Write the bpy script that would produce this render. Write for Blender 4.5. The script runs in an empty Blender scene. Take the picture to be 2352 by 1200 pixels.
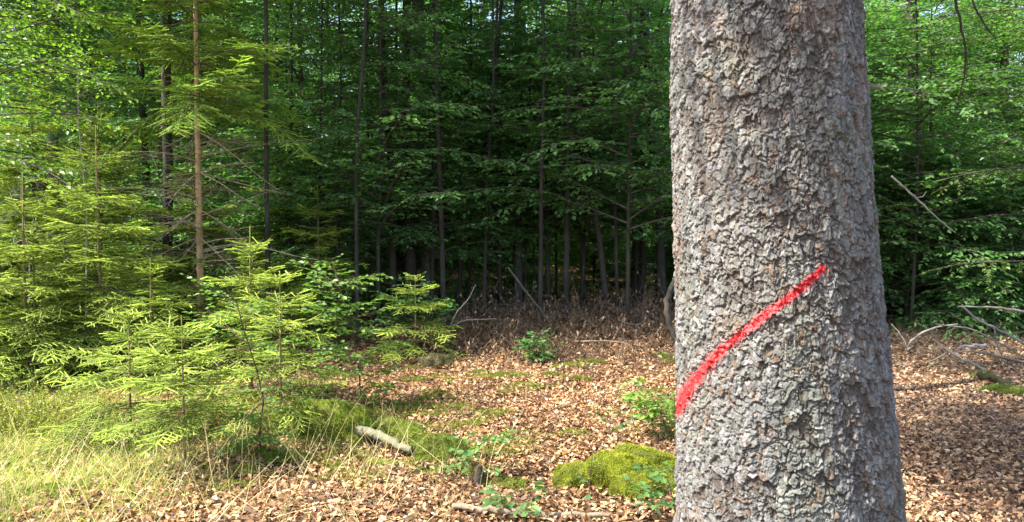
import bpy, math, random
import numpy as np
from math import sin, cos, pi, radians, sqrt, atan2
from mathutils import Vector, Matrix

# ------------------------------------------------------------------ camera, sky, sun, exposure
SC = bpy.context.scene
COL = SC.collection
CAMZ = 1.55; FPX = 1811.0; PITCH = math.atan2(80.0, FPX)
cam = bpy.data.cameras.new('camera'); camo = bpy.data.objects.new('camera', cam); COL.objects.link(camo)
cam.sensor_width = 36.0; cam.lens = 36.0 * FPX / 2352.0
cam.clip_start = 0.05; cam.clip_end = 600
camo.location = (0, 0, CAMZ); camo.rotation_euler = (pi / 2 - PITCH, 0, 0)
SC.camera = camo

SUN_EL = radians(54); SUN_AZ = radians(14)          # azimuth: from -X towards the camera side
SDIR = Vector((-cos(SUN_EL) * cos(SUN_AZ), -cos(SUN_EL) * sin(SUN_AZ), sin(SUN_EL)))
w = bpy.data.worlds.new('World'); SC.world = w; w.use_nodes = True
nt = w.node_tree; bg = nt.nodes['Background']
sky = nt.nodes.new('ShaderNodeTexSky'); sky.sky_type = 'NISHITA'; sky.sun_disc = False
sky.sun_elevation = SUN_EL; sky.sun_rotation = math.atan2(SDIR.x, SDIR.y)
sky.air_density = 1.0; sky.dust_density = 2.5; sky.ozone_density = 0.8
nt.links.new(sky.outputs[0], bg.inputs[0]); bg.inputs[1].default_value = 0.15
sl = bpy.data.lights.new('sun', 'SUN'); sl.energy = 3.9; sl.angle = radians(0.55); sl.color = (1.0, 0.94, 0.83)
so = bpy.data.objects.new('sun', sl); COL.objects.link(so)
so.rotation_euler = SDIR.to_track_quat('Z', 'Y').to_euler(); so.location = (-10, -5, 20)
SC.view_settings.view_transform = 'Standard'; SC.view_settings.look = 'None'
SC.view_settings.exposure = 1.78; SC.view_settings.gamma = 1
SC.render.engine = 'CYCLES'
cy = SC.cycles
cy.max_bounces = 7; cy.diffuse_bounces = 4; cy.glossy_bounces = 2; cy.transmission_bounces = 4; cy.transparent_max_bounces = 4
cy.sample_clamp_indirect = 6.0; cy.use_denoising = True
cy.caustics_reflective = False; cy.caustics_refractive = False
try:
    cy.denoiser = 'OPENIMAGEDENOISE'; cy.denoising_input_passes = 'RGB_ALBEDO_NORMAL'; cy.denoising_prefilter = 'ACCURATE'
except Exception: pass

# ------------------------------------------------------------------ ground shape, picture -> place
def gh(x, y):
    x = np.asarray(x, float); y = np.asarray(y, float)
    r = np.where(y > 11, 0.0013 * (np.minimum(y, 35) - 11) ** 2, 0) + np.where(y > 35, 0.0624 * (y - 35), 0)
    b = 0.035 * np.sin(x * 0.9 + 1.3) * np.cos(y * 0.8 + 0.4) + 0.02 * np.sin(x * 2.3 + y * 1.1) + 0.012 * np.sin(x * 4.1 - y * 3.3 + 1)
    lft = 0.10 * np.exp(-((x + 2.6) ** 2 / 1.6 + (y - 6.9) ** 2 / 1.0)) + 0.10 * np.exp(-((x + 4.2) ** 2 / 2.0 + (y - 8) ** 2 / 3))
    rise = 0.26 * np.exp(-((x - 1.3) ** 2 / 12 + (y - 11.4) ** 2 / 3.0))
    return r + b + lft + rise
CP, SP = cos(PITCH), sin(PITCH)
def ray(px, py):
    a = (px - 1176.0) / FPX; b = -(py - 600.0) / FPX
    # forward (0,CP,-SP), up (0,SP,CP)
    return Vector((a, CP + b * SP, -SP + b * CP))
def at(px, py, Y):
    d = ray(px, py); t = Y / d.y
    return Vector((d.x * t, Y, CAMZ + d.z * t))
def G(px, py):
    d = ray(px, py); t = 2.0
    while t < 200:
        p = d * t
        if CAMZ + p.z < float(gh(p.x, p.y)): break
        t += 0.02
    p = d * t
    return Vector((p.x, p.y, float(gh(p.x, p.y))))
def gp(x, y, dz=0.0): return Vector((x, y, float(gh(x, y)) + dz))

# ------------------------------------------------------------------ mesh builder
class MB:
    def __init__(s): s.V = []; s.F = {3: [], 4: []}; s.M = {3: [], 4: []}; s.C = []; s.n = 0
    def add(s, V, F, C=(1, 1, 1), mat=0):
        V = np.asarray(V, np.float32).reshape(-1, 3); F = np.asarray(F, np.int32)
        if len(V) == 0: return
        s.V.append(V); k = F.shape[1]; s.F[k].append(F + s.n); s.M[k].append(np.full(len(F), mat, np.int32))
        C = np.asarray(C, np.float32)
        if C.ndim == 1: C = np.broadcast_to(C, (len(V), 3))
        s.C.append(C); s.n += len(V)
    def mesh(s, name, mats, smooth=False):
        me = bpy.data.meshes.new(name)
        V = np.concatenate(s.V); C = np.concatenate(s.C)
        parts = []; ms = []; tot = []
        for k in (3, 4):
            if s.F[k]:
                f = np.concatenate(s.F[k]); parts.append(f.ravel()); ms.append(np.concatenate(s.M[k])); tot.append(np.full(len(f), k, np.int32))
        L = np.concatenate(parts); ms = np.concatenate(ms); tot = np.concatenate(tot)
        me.vertices.add(len(V)); me.vertices.foreach_set('co', V.ravel())
        me.loops.add(len(L)); me.loops.foreach_set('vertex_index', L)
        me.polygons.add(len(tot)); me.polygons.foreach_set('loop_start', np.concatenate(([0], np.cumsum(tot)[:-1])).astype(np.int32))
        me.polygons.foreach_set('material_index', ms)
        if smooth is True: me.polygons.foreach_set('use_smooth', np.ones(len(tot), bool))
        elif smooth is not False: me.polygons.foreach_set('use_smooth', np.isin(ms, smooth))
        else: me.polygons.foreach_set('use_smooth', np.zeros(len(tot), bool))
        a = me.color_attributes.new('tint', 'FLOAT_COLOR', 'POINT')
        c4 = np.ones((len(V), 4), np.float32); c4[:, :3] = C; a.data.foreach_set('color', c4.ravel())
        for m in mats: me.materials.append(m)
        me.update(calc_edges=True)
        return me
    def build(s, name, mats, parent=None, smooth=False):
        o = bpy.data.objects.new(name, s.mesh(name, mats, smooth)); COL.objects.link(o); o.parent = parent
        return o
def tag(o, label=None, cat=None, group=None, kind=None):
    if label: o['label'] = label
    if cat: o['category'] = cat
    if group: o['group'] = group
    if kind: o['kind'] = kind
    return o
def empty(name, loc, label=None, cat=None, group=None, rz=0.0):
    o = bpy.data.objects.new(name, None); COL.objects.link(o); o.location = loc; o.rotation_euler = (0, 0, rz)
    o.empty_display_size = 0.2
    return tag(o, label, cat, group)
def attach(name, mesh, parent, scale=None, rz=0.0, loc=None):
    o = bpy.data.objects.new(name, mesh); COL.objects.link(o); o.parent = parent
    if scale is not None: o.scale = scale
    o.rotation_euler = (0, 0, rz)
    if loc is not None: o.location = loc
    return o

def tube(mb, P, R, sides=5, C=(1, 1, 1), mat=0, cap=True, rough=0.0, rng=None):
    P = np.asarray([tuple(p) for p in P], float); n = len(P); R = np.broadcast_to(np.asarray(R, float), (n,))
    T = np.gradient(P, axis=0); T /= np.linalg.norm(T, axis=1)[:, None] + 1e-9
    ref = np.array([0, 0, 1.0]) if abs(T[:, 2]).mean() < 0.8 else np.array([1.0, 0, 0])
    A = np.cross(T, ref); A /= np.linalg.norm(A, axis=1)[:, None] + 1e-9
    B = np.cross(T, A)
    th = np.arange(sides) * 2 * pi / sides
    RR = np.repeat(R[:, None], sides, 1)
    if rough and rng is not None: RR = RR * (1 + rough * rng.normal(size=RR.shape))
    V = P[:, None, :] + RR[..., None] * (cos_(th)[None, :, None] * A[:, None, :] + sin_(th)[None, :, None] * B[:, None, :])
    i = np.arange(n - 1)[:, None] * sides; j = np.arange(sides)[None, :]; j2 = (j + 1) % sides
    F = np.stack([i + j, i + j2, i + sides + j2, i + sides + j], -1).reshape(-1, 4)
    V = V.reshape(-1, 3)
    Cc = C
    mb.add(V, F, Cc, mat)
    if cap:
        c = len(V)
        k = np.arange(sides)
        mb.add(np.vstack([V[-sides:], P[-1:] + T[-1:] * R[-1] * 0.3]), np.stack([k, (k + 1) % sides, np.full(sides, sides)], -1), np.asarray(C)[-1] if np.ndim(C) > 1 else C, mat)
        mb.add(np.vstack([V[:sides], P[:1]]), np.stack([(k + 1) % sides, k, np.full(sides, sides)], -1), np.asarray(C)[0] if np.ndim(C) > 1 else C, mat)
cos_, sin_ = np.cos, np.sin

def unit(a): return a / (np.linalg.norm(a, axis=-1, keepdims=True) + 1e-9)

def leaves(mb, P, D, N, L, W, C, mat=0, rich=False, fold=0.25, curl=0.15):
    """leaf blades: base P, direction D, normal N, length L, width W, colour C"""
    P = np.asarray(P, float); n = len(P)
    if n == 0: return
    D = unit(np.asarray(D, float)); N = np.asarray(N, float)
    S = unit(np.cross(D, N)); N = np.cross(S, D)
    L = np.broadcast_to(np.asarray(L, float), (n,))[:, None]; W = np.broadcast_to(np.asarray(W, float), (n,))[:, None]
    C = np.broadcast_to(np.asarray(C, float), (n, 3))
    cu = np.broadcast_to(np.asarray(curl, float), (n,))[:, None]
    def pt(a, b, h): return P + D * L * a + S * W * b + N * (h * W - cu * L * a * a)
    if not rich:
        V = np.stack([pt(0, 0, 0), pt(.45, .5, fold), pt(1, 0, 0), pt(.45, -.5, fold)], 1)
        f = np.array([[0, 1, 2], [0, 2, 3]])
    else:
        V = np.stack([pt(0, 0, 0), pt(.22, .38, fold * .8), pt(.55, .48, fold), pt(.85, .22, fold * .4), pt(1.0, 0, 0),
                      pt(.85, -.22, fold * .4), pt(.55, -.48, fold), pt(.22, -.38, fold * .8), pt(.3, 0, 0), pt(.65, 0, 0)], 1)
        f = np.array([[0, 1, 8], [1, 2, 9], [1, 9, 8], [2, 3, 9], [3, 4, 9], [4, 5, 9], [5, 6, 9], [6, 7, 8], [6, 8, 9], [7, 0, 8]])
    m = V.shape[1]
    F = (np.arange(n)[:, None, None] * m + f[None]).reshape(-1, 3)
    mb.add(V.reshape(-1, 3), F, np.repeat(C, m, 0), mat)

def blades(mb, P, D, L, W, C, mat=0, rng=None, bend=0.0, seg=1):
    """thin pointed blades / needles: one triangle (seg 1) or a bent strip"""
    P = np.asarray(P, float); n = len(P)
    if n == 0: return
    D = unit(np.asarray(D, float)); R = rng.normal(size=(n, 3)); S = unit(np.cross(D, R))
    L = np.broadcast_to(np.asarray(L, float), (n,))[:, None]; W = np.broadcast_to(np.asarray(W, float), (n,))[:, None]
    C = np.broadcast_to(np.asarray(C, float), (n, 3))
    if seg == 1:
        V = np.stack([P - S * W / 2, P + S * W / 2, P + D * L], 1)
        mb.add(V.reshape(-1, 3), np.arange(n * 3).reshape(-1, 3), np.repeat(C, 3, 0), mat)
        return
    B = unit(R * np.array([1, 1, 0.1])); rows = []
    for k in range(seg + 1):
        t = k / seg; c = P + D * L * t + B * L * bend * t * t - np.array([0, 0, 1]) * L * bend * .5 * t * t
        ww = W * (1 - 0.85 * t)
        rows += [c - S * ww / 2, c + S * ww / 2]
    V = np.stack(rows, 1); m = V.shape[1]
    f = np.array([[2 * k, 2 * k + 1, 2 * k + 3, 2 * k + 2] for k in range(seg)])
    F = (np.arange(n)[:, None, None] * m + f[None]).reshape(-1, 4)
    mb.add(V.reshape(-1, 3), F, np.repeat(C, m, 0), mat)

# ------------------------------------------------------------------ materials
def newmat(name):
    m = bpy.data.materials.new(name); m.use_nodes = True
    t = m.node_tree; b = t.nodes['Principled BSDF']; out = t.nodes['Material Output']
    return m, t, b, out
def tint_col(t, scale, amt, detail=3):
    a = t.nodes.new('ShaderNodeAttribute'); a.attribute_name = 'tint'
    tc = t.nodes.new('ShaderNodeTexCoord'); no = t.nodes.new('ShaderNodeTexNoise'); no.inputs['Scale'].default_value = scale; no.inputs['Detail'].default_value = detail
    t.links.new(tc.outputs['Object'], no.inputs['Vector'])
    mr = t.nodes.new('ShaderNodeMapRange'); mr.inputs[3].default_value = 1 - amt; mr.inputs[4].default_value = 1 + amt
    mr.inputs[1].default_value = 0.3; mr.inputs[2].default_value = 0.7
    t.links.new(no.outputs['Fac'], mr.inputs[0])
    mx = t.nodes.new('ShaderNodeVectorMath'); mx.operation = 'SCALE'
    t.links.new(a.outputs['Color'], mx.inputs[0]); t.links.new(mr.outputs[0], mx.inputs['Scale'])
    return mx.outputs[0], no
def foliage_mat(name, trans=0.35, rough=0.42, spec=0.45, tcol=(1.5, 1.75, 0.6), nscale=2.0, namt=0.22):
    m, t, b, out = newmat(name)
    c, no = tint_col(t, nscale, namt)
    t.links.new(c, b.inputs['Base Color']); b.inputs['Roughness'].default_value = rough; b.inputs['Specular IOR Level'].default_value = spec
    tr = t.nodes.new('ShaderNodeBsdfTranslucent'); mul = t.nodes.new('ShaderNodeVectorMath'); mul.operation = 'MULTIPLY'
    mul.inputs[1].default_value = tcol; t.links.new(c, mul.inputs[0]); t.links.new(mul.outputs[0], tr.inputs[0])
    mix = t.nodes.new('ShaderNodeMixShader'); mix.inputs[0].default_value = trans
    t.links.new(b.outputs[0], mix.inputs[1]); t.links.new(tr.outputs[0], mix.inputs[2]); t.links.new(mix.outputs[0], out.inputs[0])
    return m
def solid_mat(name, nscale=6, namt=0.3, rough=0.85, spec=0.2, bump=0.0, bscale=60, bdist=0.01):
    m, t, b, out = newmat(name)
    c, no = tint_col(t, nscale, namt, 6)
    t.links.new(c, b.inputs['Base Color']); b.inputs['Roughness'].default_value = rough; b.inputs['Specular IOR Level'].default_value = spec
    if bump:
        tc = t.nodes.new('ShaderNodeTexCoord'); n2 = t.nodes.new('ShaderNodeTexNoise'); n2.inputs['Scale'].default_value = bscale; n2.inputs['Detail'].default_value = 6
        t.links.new(tc.outputs['Object'], n2.inputs['Vector'])
        bp = t.nodes.new('ShaderNodeBump'); bp.inputs['Strength'].default_value = bump; bp.inputs['Distance'].default_value = bdist
        t.links.new(n2.outputs['Fac'], bp.inputs['Height']); t.links.new(bp.outputs[0], b.inputs['Normal'])
    return m
M_BEECH = foliage_mat('beech_leaf', 0.40, 0.42, 0.45, nscale=0.8, namt=0.28)
M_FRESH = foliage_mat('seedling_leaf', 0.35, 0.42, 0.35, nscale=8)
M_NEEDLE = foliage_mat('spruce_needle', 0.44, 0.5, 0.3, tcol=(1.3, 1.4, 0.6), nscale=3)
M_GRASS = foliage_mat('grass_blade', 0.35, 0.55, 0.25, tcol=(1.2, 1.25, 0.7), nscale=2)
M_MOSS = foliage_mat('moss', 0.25, 0.8, 0.1, tcol=(1.3, 1.3, 0.5), nscale=9, namt=0.35)
M_LITTER = foliage_mat('dry_leaf', 0.12, 0.6, 0.25, tcol=(1.3, 1.0, 0.7), nscale=1.2, namt=0.18)
M_WOOD = solid_mat('twig_wood', 12, 0.3, 0.85, 0.15, 0.3, 90, 0.004)
M_TRUNK = solid_mat('smooth_bark', 5, 0.35, 0.85, 0.15, 0.5, 40, 0.01)
M_ROCK = solid_mat('stone', 9, 0.35, 0.85, 0.2, 0.7, 30, 0.02)

def bark_mat():
    m, t, b, out = newmat('spruce_bark')
    c, no = tint_col(t, 110, 0.25, 8)
    t.links.new(c, b.inputs['Base Color']); b.inputs['Roughness'].default_value = 0.8; b.inputs['Specular IOR Level'].default_value = 0.3
    tc = t.nodes.new('ShaderNodeTexCoord'); n2 = t.nodes.new('ShaderNodeTexNoise'); n2.inputs['Scale'].default_value = 230; n2.inputs['Detail'].default_value = 5
    t.links.new(tc.outputs['Object'], n2.inputs['Vector'])
    bp = t.nodes.new('ShaderNodeBump'); bp.inputs['Strength'].default_value = 0.8; bp.inputs['Distance'].default_value = 0.0022
    t.links.new(n2.outputs['Fac'], bp.inputs['Height']); t.links.new(bp.outputs[0], b.inputs['Normal'])
    return m
M_BARK = bark_mat()
def paint_mat():
    m, t, b, out = newmat('red_marking_paint')
    c, no = tint_col(t, 160, 0.22, 6)
    t.links.new(c, b.inputs['Base Color']); b.inputs['Roughness'].default_value = 0.55; b.inputs['Specular IOR Level'].default_value = 0.4
    return m
M_PAINT = paint_mat()
def ground_mat():
    m, t, b, out = newmat('forest_soil')
    tc = t.nodes.new('ShaderNodeTexCoord')
    def noise(s, d=6):
        n = t.nodes.new('ShaderNodeTexNoise'); n.inputs['Scale'].default_value = s; n.inputs['Detail'].default_value = d
        t.links.new(tc.outputs['Object'], n.inputs['Vector']); return n
    vo = t.nodes.new('ShaderNodeTexVoronoi'); vo.inputs['Scale'].default_value = 19; t.links.new(tc.outputs['Object'], vo.inputs['Vector'])
    r = t.nodes.new('ShaderNodeValToRGB'); e = r.color_ramp.elements
    e[0].color = (0.05, 0.028, 0.016, 1); e[1].color = (0.21, 0.125, 0.07, 1)
    sep = t.nodes.new('ShaderNodeSeparateColor'); t.links.new(vo.outputs['Color'], sep.inputs[0]); t.links.new(sep.outputs[0], r.inputs[0])
    a = t.nodes.new('ShaderNodeAttribute'); a.attribute_name = 'tint'   # red channel: how mossy / grassy
    n3 = noise(7, 8); ad = t.nodes.new('ShaderNodeMath'); ad.operation = 'ADD'
    s2 = t.nodes.new('ShaderNodeSeparateColor'); t.links.new(a.outputs['Color'], s2.inputs[0])
    t.links.new(s2.outputs[0], ad.inputs[0]); t.links.new(n3.outputs['Fac'], ad.inputs[1])
    mr = t.nodes.new('ShaderNodeMapRange'); mr.inputs[1].default_value = 0.75; mr.inputs[2].default_value = 0.95
    t.links.new(ad.outputs[0], mr.inputs[0])
    r2 = t.nodes.new('ShaderNodeValToRGB'); e = r2.color_ramp.elements
    e[0].color = (0.06, 0.09, 0.012, 1); e[1].color = (0.22, 0.24, 0.05, 1); t.links.new(noise(28).outputs['Fac'], r2.inputs[0])
    mx = t.nodes.new('ShaderNodeMix'); mx.data_type = 'RGBA'
    t.links.new(mr.outputs[0], mx.inputs[0]); t.links.new(r.outputs[0], mx.inputs[6]); t.links.new(r2.outputs[0], mx.inputs[7])
    t.links.new(mx.outputs[2], b.inputs['Base Color']); b.inputs['Roughness'].default_value = 0.95; b.inputs['Specular IOR Level'].default_value = 0.1
    bp = t.nodes.new('ShaderNodeBump'); bp.inputs['Strength'].default_value = 0.9; bp.inputs['Distance'].default_value = 0.02
    t.links.new(noise(35, 8).outputs['Fac'], bp.inputs['Height']); t.links.new(bp.outputs[0], b.inputs['Normal'])
    return m
M_GROUND = ground_mat()

# ------------------------------------------------------------------ ground sheet
def moss_amount(x, y):
    """where grass and moss cover the litter (0..1)"""
    def g(cx, cy, sx, sy): return np.exp(-(((x - cx) / sx) ** 2 + ((y - cy) / sy) ** 2))
    a = 0.9 * g(-3.1, 4.8, 1.5, 1.3) + 0.8 * g(-4.3, 6.4, 1.6, 1.6) + 0.35 * g(-1.9, 6.3, .6, .5)
    a = a + 0.55 * g(-1.15, 5.7, .55, .25) + 0.4 * g(-.8, 6.6, .5, .3) + 0.3 * g(0.3, 8.2, .7, .25)
    return np.clip(a, 0, 1)
xs = np.concatenate([-np.geomspace(150, 10.2, 26), np.arange(-10, 10.01, 0.08), np.geomspace(10.2, 150, 26)])
ys = np.concatenate([np.linspace(-30, .8, 12), np.arange(1, 14, 0.08), np.geomspace(14.1, 50, 70), np.geomspace(53, 260, 20)])
X, Y = np.meshgrid(xs, ys); Z = gh(X, Y)
rg = np.random.default_rng(3); Z = Z + np.where((Y < 14) & (abs(X) < 10), rg.normal(size=X.shape) * 0.006, 0)
mb = MB(); ny, nx = X.shape
i = np.arange(ny - 1)[:, None] * nx + np.arange(nx - 1)[None, :]
ma = moss_amount(X, Y)
mb.add(np.stack([X, Y, Z], -1).reshape(-1, 3), np.stack([i, i + 1, i + nx + 1, i + nx], -1).reshape(-1, 4), np.stack([ma * .55, ma, ma], -1).reshape(-1, 3))
tag(mb.build('ground', [M_GROUND], smooth=True), kind='structure')

# ------------------------------------------------------------------ the big marked spruce trunk
def vnoise(u, v, nu, nv, seed):
    """smooth value noise, periodic in u (0..1)"""
    r = np.random.default_rng(seed).random((nv + 2, nu)); a = u * nu; b = np.clip(v * nv, 0, nv - 1e-4)
    i0 = np.floor(a).astype(int); j0 = np.floor(b).astype(int); fa = a - i0; fb = b - j0
    fa = fa * fa * (3 - 2 * fa); fb = fb * fb * (3 - 2 * fb); i0 %= nu; i1 = (i0 + 1) % nu
    return (r[j0, i0] * (1 - fa) + r[j0, i1] * fa) * (1 - fb) + (r[j0 + 1, i0] * (1 - fa) + r[j0 + 1, i1] * fa) * fb
def vor(u, v, nu, nv, seed, jit=0.9):
    r = np.random.default_rng(seed); px = .5 + (r.random((nv + 3, nu)) - .5) * jit; py = .5 + (r.random((nv + 3, nu)) - .5) * jit; rid = r.random((nv + 3, nu, 4))
    a = u * nu; b = v * nv + 1; i0 = np.floor(a).astype(int); j0 = np.clip(np.floor(b).astype(int), 1, nv + 1)
    f1 = np.full(u.shape, 9.0); f2 = np.full(u.shape, 9.0); dx1 = np.zeros(u.shape); dy1 = np.zeros(u.shape); ci = np.zeros(u.shape, int); cj = np.zeros(u.shape, int)
    for di in (-1, 0, 1):
        for dj in (-1, 0, 1):
            ii = i0 + di; jj = j0 + dj; iw = ii % nu
            dx = a - (ii + px[jj, iw]); dy = b - (jj + py[jj, iw]); d = np.hypot(dx, dy)
            n = d < f1; f2 = np.where(n, f1, np.minimum(f2, d))
            dx1 = np.where(n, dx, dx1); dy1 = np.where(n, dy, dy1); ci = np.where(n, iw, ci); cj = np.where(n, jj, cj); f1 = np.where(n, d, f1)
    return f1, f2, dx1, dy1, rid[cj, ci]
def sstep(a, b, x):
    t = np.clip((x - a) / (b - a), 0, 1); return t * t * (3 - 2 * t)

rows = [(0, 1532, 1973), (200, 1533, 1992), (400, 1538, 2007), (600, 1545, 2031), (800, 1550, 2055), (1000, 1552, 2081), (1200, 1553, 2107)]
TD = 2.6; prof = []
for py, L_, R_ in rows:
    aL = math.atan((L_ - 1176) / FPX); aR = math.atan((R_ - 1176) / FPX); c = (aL + aR) / 2
    cx, cyy = TD * sin(c), TD * cos(c); prof.append((at(1176, py, cyy).z, cx, cyy, TD * sin((aR - aL) / 2) - 0.008))
prof.sort(); p0 = prof[0]
prof = [(-0.15, p0[1] + .05, p0[2], .62), (0.05, p0[1] + .045, p0[2], .53), (0.2, p0[1] + .035, p0[2], .455), (0.4, p0[1] + .018, p0[2], .405)] + prof
pt = prof[-1]; prof += [(4.5, pt[1] - .06, pt[2] + .03, .262), (9, pt[1] - .1, pt[2] + .05, .2), (16, pt[1] - .1, pt[2], .1), (21, pt[1] - .1, pt[2], .02)]
prof = np.array(prof)
TREE_BASE = gp(float(prof[1, 1]), float(prof[1, 2]))
zz = np.concatenate([np.linspace(-.15, .5, 90)[:-1], np.arange(.5, 2.5, .0022), np.linspace(2.51, 5, 100), np.linspace(5.1, 21, 90)])
NC = 960
th = np.arange(NC) / NC
U, Zg = np.meshgrid(th, zz)
Vn = (Zg + .2) / 3.2; Vn = np.where(Vn > 1, Vn % 1.0, Vn)              # 3.2 m of bark pattern, repeated high above
wu = (vnoise(U, Vn, 60, 50, 1) - .5) * .010 + (vnoise(U, Vn, 190, 220, 2) - .5) * .0058 + (vnoise(U, Vn, 420, 500, 62) - .5) * .002
wv = (vnoise(U, Vn, 70, 90, 3) - .5) * .010 + (vnoise(U, Vn, 190, 220, 4) - .5) * .0055 + (vnoise(U, Vn, 420, 500, 63) - .5) * .002
Uw = (U + wu) % 1.0; Vw = np.clip(Vn + wv, 0, 1)
size = 1
low0 = vnoise(U, Vn, 30, 30, 61)
f1, f2, dx, dy, rid = vor(Uw, Vw, 54, 56, 11)          # plates 48 x 67 mm
big = (rid[..., 0] - .5) * .009 + (-dy * .006 + dx * (rid[..., 1] - .5) * .006); e1 = sstep(0, .10, f2 - f1)
g1, g2, ex, ey, rd = vor(Uw, Vw, 142, 156, 12)          # flakes 22 x 27 mm
med = (rd[..., 0] - .5) * .0065 + (-ey * (.0045 + .006 * rd[..., 2]) + ex * (rd[..., 1] - .5) * .004) - (g1 ** 2) * .002; e2 = sstep(0, .11, g2 - g1)
h1, h2, kx, ky, re = vor(Uw, Vw, 300, 340, 13)         # small scales
sml = ((re[..., 0] - .5) * .0016 + (-ky * .0016)) * sstep(.25, .7, rd[..., 3] * .5 + low0 * .5); e3 = sstep(0, .2, h2 - h1)
fis = vnoise(Uw, Vw, 110, 34, 5); low = vnoise(U, Vn, 14, 16, 6)
H = big + med + sml - .009 * (1 - e1) * (.3 + .7 * low) - .0065 * (1 - e2) * (.25 + .75 * sstep(.3, .65, vnoise(U, Vn, 80, 60, 64))) - .0016 * (1 - e3) + (fis - .5) * .006 + (vnoise(U, Vn, 24, 20, 7) - .5) * .009 + (vnoise(U, Vn, 700, 900, 8) - .5) * .0018
Rr = np.interp(Zg, prof[:, 0], prof[:, 3]); CX = np.interp(Zg, prof[:, 0], prof[:, 1]); CY = np.interp(Zg, prof[:, 0], prof[:, 2])
flare = np.clip(.55 - Zg, 0, .7); Rr = Rr + flare * .16 * (np.sin(U * 2 * pi * 5 + 1) * .6 + np.sin(U * 2 * pi * 3 + 2) * .5)
ang = U * 2 * pi; Rt = Rr + H * .68 * np.clip(Rr / .3, .3, 1)
# bark colour with painted groove shade: weathered grey scales, brown where a scale has flaked off, a little algae
n1 = rd[..., 3]; n2 = re[..., 3]
col = np.array([.148, .147, .138]) * (.72 + .5 * n1[..., None] + .4 * (n2[..., None] - .5))
warm = sstep(.45, .75, vnoise(U, Vn, 9, 8, 21)); col = col * (1 - .5 * warm[..., None]) + col * np.array([1.10, 1.02, .86]) * .5 * warm[..., None]
pale = (n1 > .9)[..., None]; col = np.where(pale, np.array([.24, .23, .215]) * (.8 + .3 * n2[..., None]), col)
brn = ((n1 < .07) | ((n2 < .12) & (low0 > .5)))[..., None]; col = np.where(brn, np.array([.135, .098, .070]) * (.7 + .7 * n2[..., None]), col)
deep = (1 - sstep(-.009, -.002, H - (fis - .5) * .006))[..., None]; col = col * (1 - .85 * deep) + np.array([.06, .046, .036]) * .85 * deep  # deep grooves: brown under-bark, darkened further as painted occlusion
alg = sstep(.62, .8, vnoise(U, Vn, 11, 13, 23))[..., None] * .25; col = col * (1 - alg) + col * np.array([.85, 1.02, .72]) * alg
orange = sstep(.80, .9, vnoise(U, Vn, 16, 22, 25))[..., None] * .18; col = col * (1 - orange) + np.array([.26, .15, .085]) * orange * (.6 + .8 * n2[..., None])
PX = CX + Rt * np.cos(ang); PY = CY + Rt * np.sin(ang)
big_tree = empty('spruce_tree', (0, 0, 0), 'huge rough-barked spruce trunk with a red diagonal paint stripe, nearest tree in the picture', 'tree')
big_tree.location = TREE_BASE
mb = MB(); nr = len(zz)
i = np.arange(nr - 1)[:, None] * NC; j = np.arange(NC)[None, :]; j2 = (j + 1) % NC
Pw = np.stack([PX, PY, Zg], -1); Pl = Pw - np.array(TREE_BASE)
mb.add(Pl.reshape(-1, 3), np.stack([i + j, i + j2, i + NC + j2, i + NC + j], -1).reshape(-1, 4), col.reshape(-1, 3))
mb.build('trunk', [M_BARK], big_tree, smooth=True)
# the sprayed stripe: the bark scales it covers, lifted a millimetre
stripe = [(1889, 618), (1830, 672), (1760, 722), (1700, 770), (1655, 808), (1610, 855), (1580, 895), (1557, 940)]
ky0 = np.searchsorted(zz, at(1, 990, 2.3).z); ky1 = np.searchsorted(zz, at(1, 580, 2.3).z)
Ps = Pw[ky0:ky1]; dxy = Ps[..., 1] * CP - (Ps[..., 2] - CAMZ) * SP
spx = 1176 + FPX * Ps[..., 0] / dxy; spy = 600 - FPX * (Ps[..., 1] * SP + (Ps[..., 2] - CAMZ) * CP) / dxy
front = (Ps[..., 0] - CX[ky0:ky1]) * Ps[..., 0] + (Ps[..., 1] - CY[ky0:ky1]) * Ps[..., 1] < 0
dist = np.full(spx.shape, 1e9); along = np.zeros(spx.shape)
for k in range(len(stripe) - 1):
    ax, ay = stripe[k]; bx, by = stripe[k + 1]; t_ = np.clip(((spx - ax) * (bx - ax) + (spy - ay) * (by - ay)) / ((bx - ax) ** 2 + (by - ay) ** 2), 0, 1)
    d = np.hypot(spx - ax - t_ * (bx - ax), spy - ay - t_ * (by - ay)); along = np.where(d < dist, (k + t_) / 7, along); dist = np.minimum(dist, d)
halfw = 9.5 + 3.5 * sstep(.35, .9, along)
Hs = H[ky0:ky1]; nz = np.random.default_rng(5).random(Hs.shape)
edge = dist / halfw + (nz - .5) * .4 + (vnoise(U, Vn, 400, 500, 31)[ky0:ky1] - .5) * .8 - np.clip(Hs + .002, -.012, .008) * 32
msk = front & (edge < 1.0) & (dist < halfw * 1.9)
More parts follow.
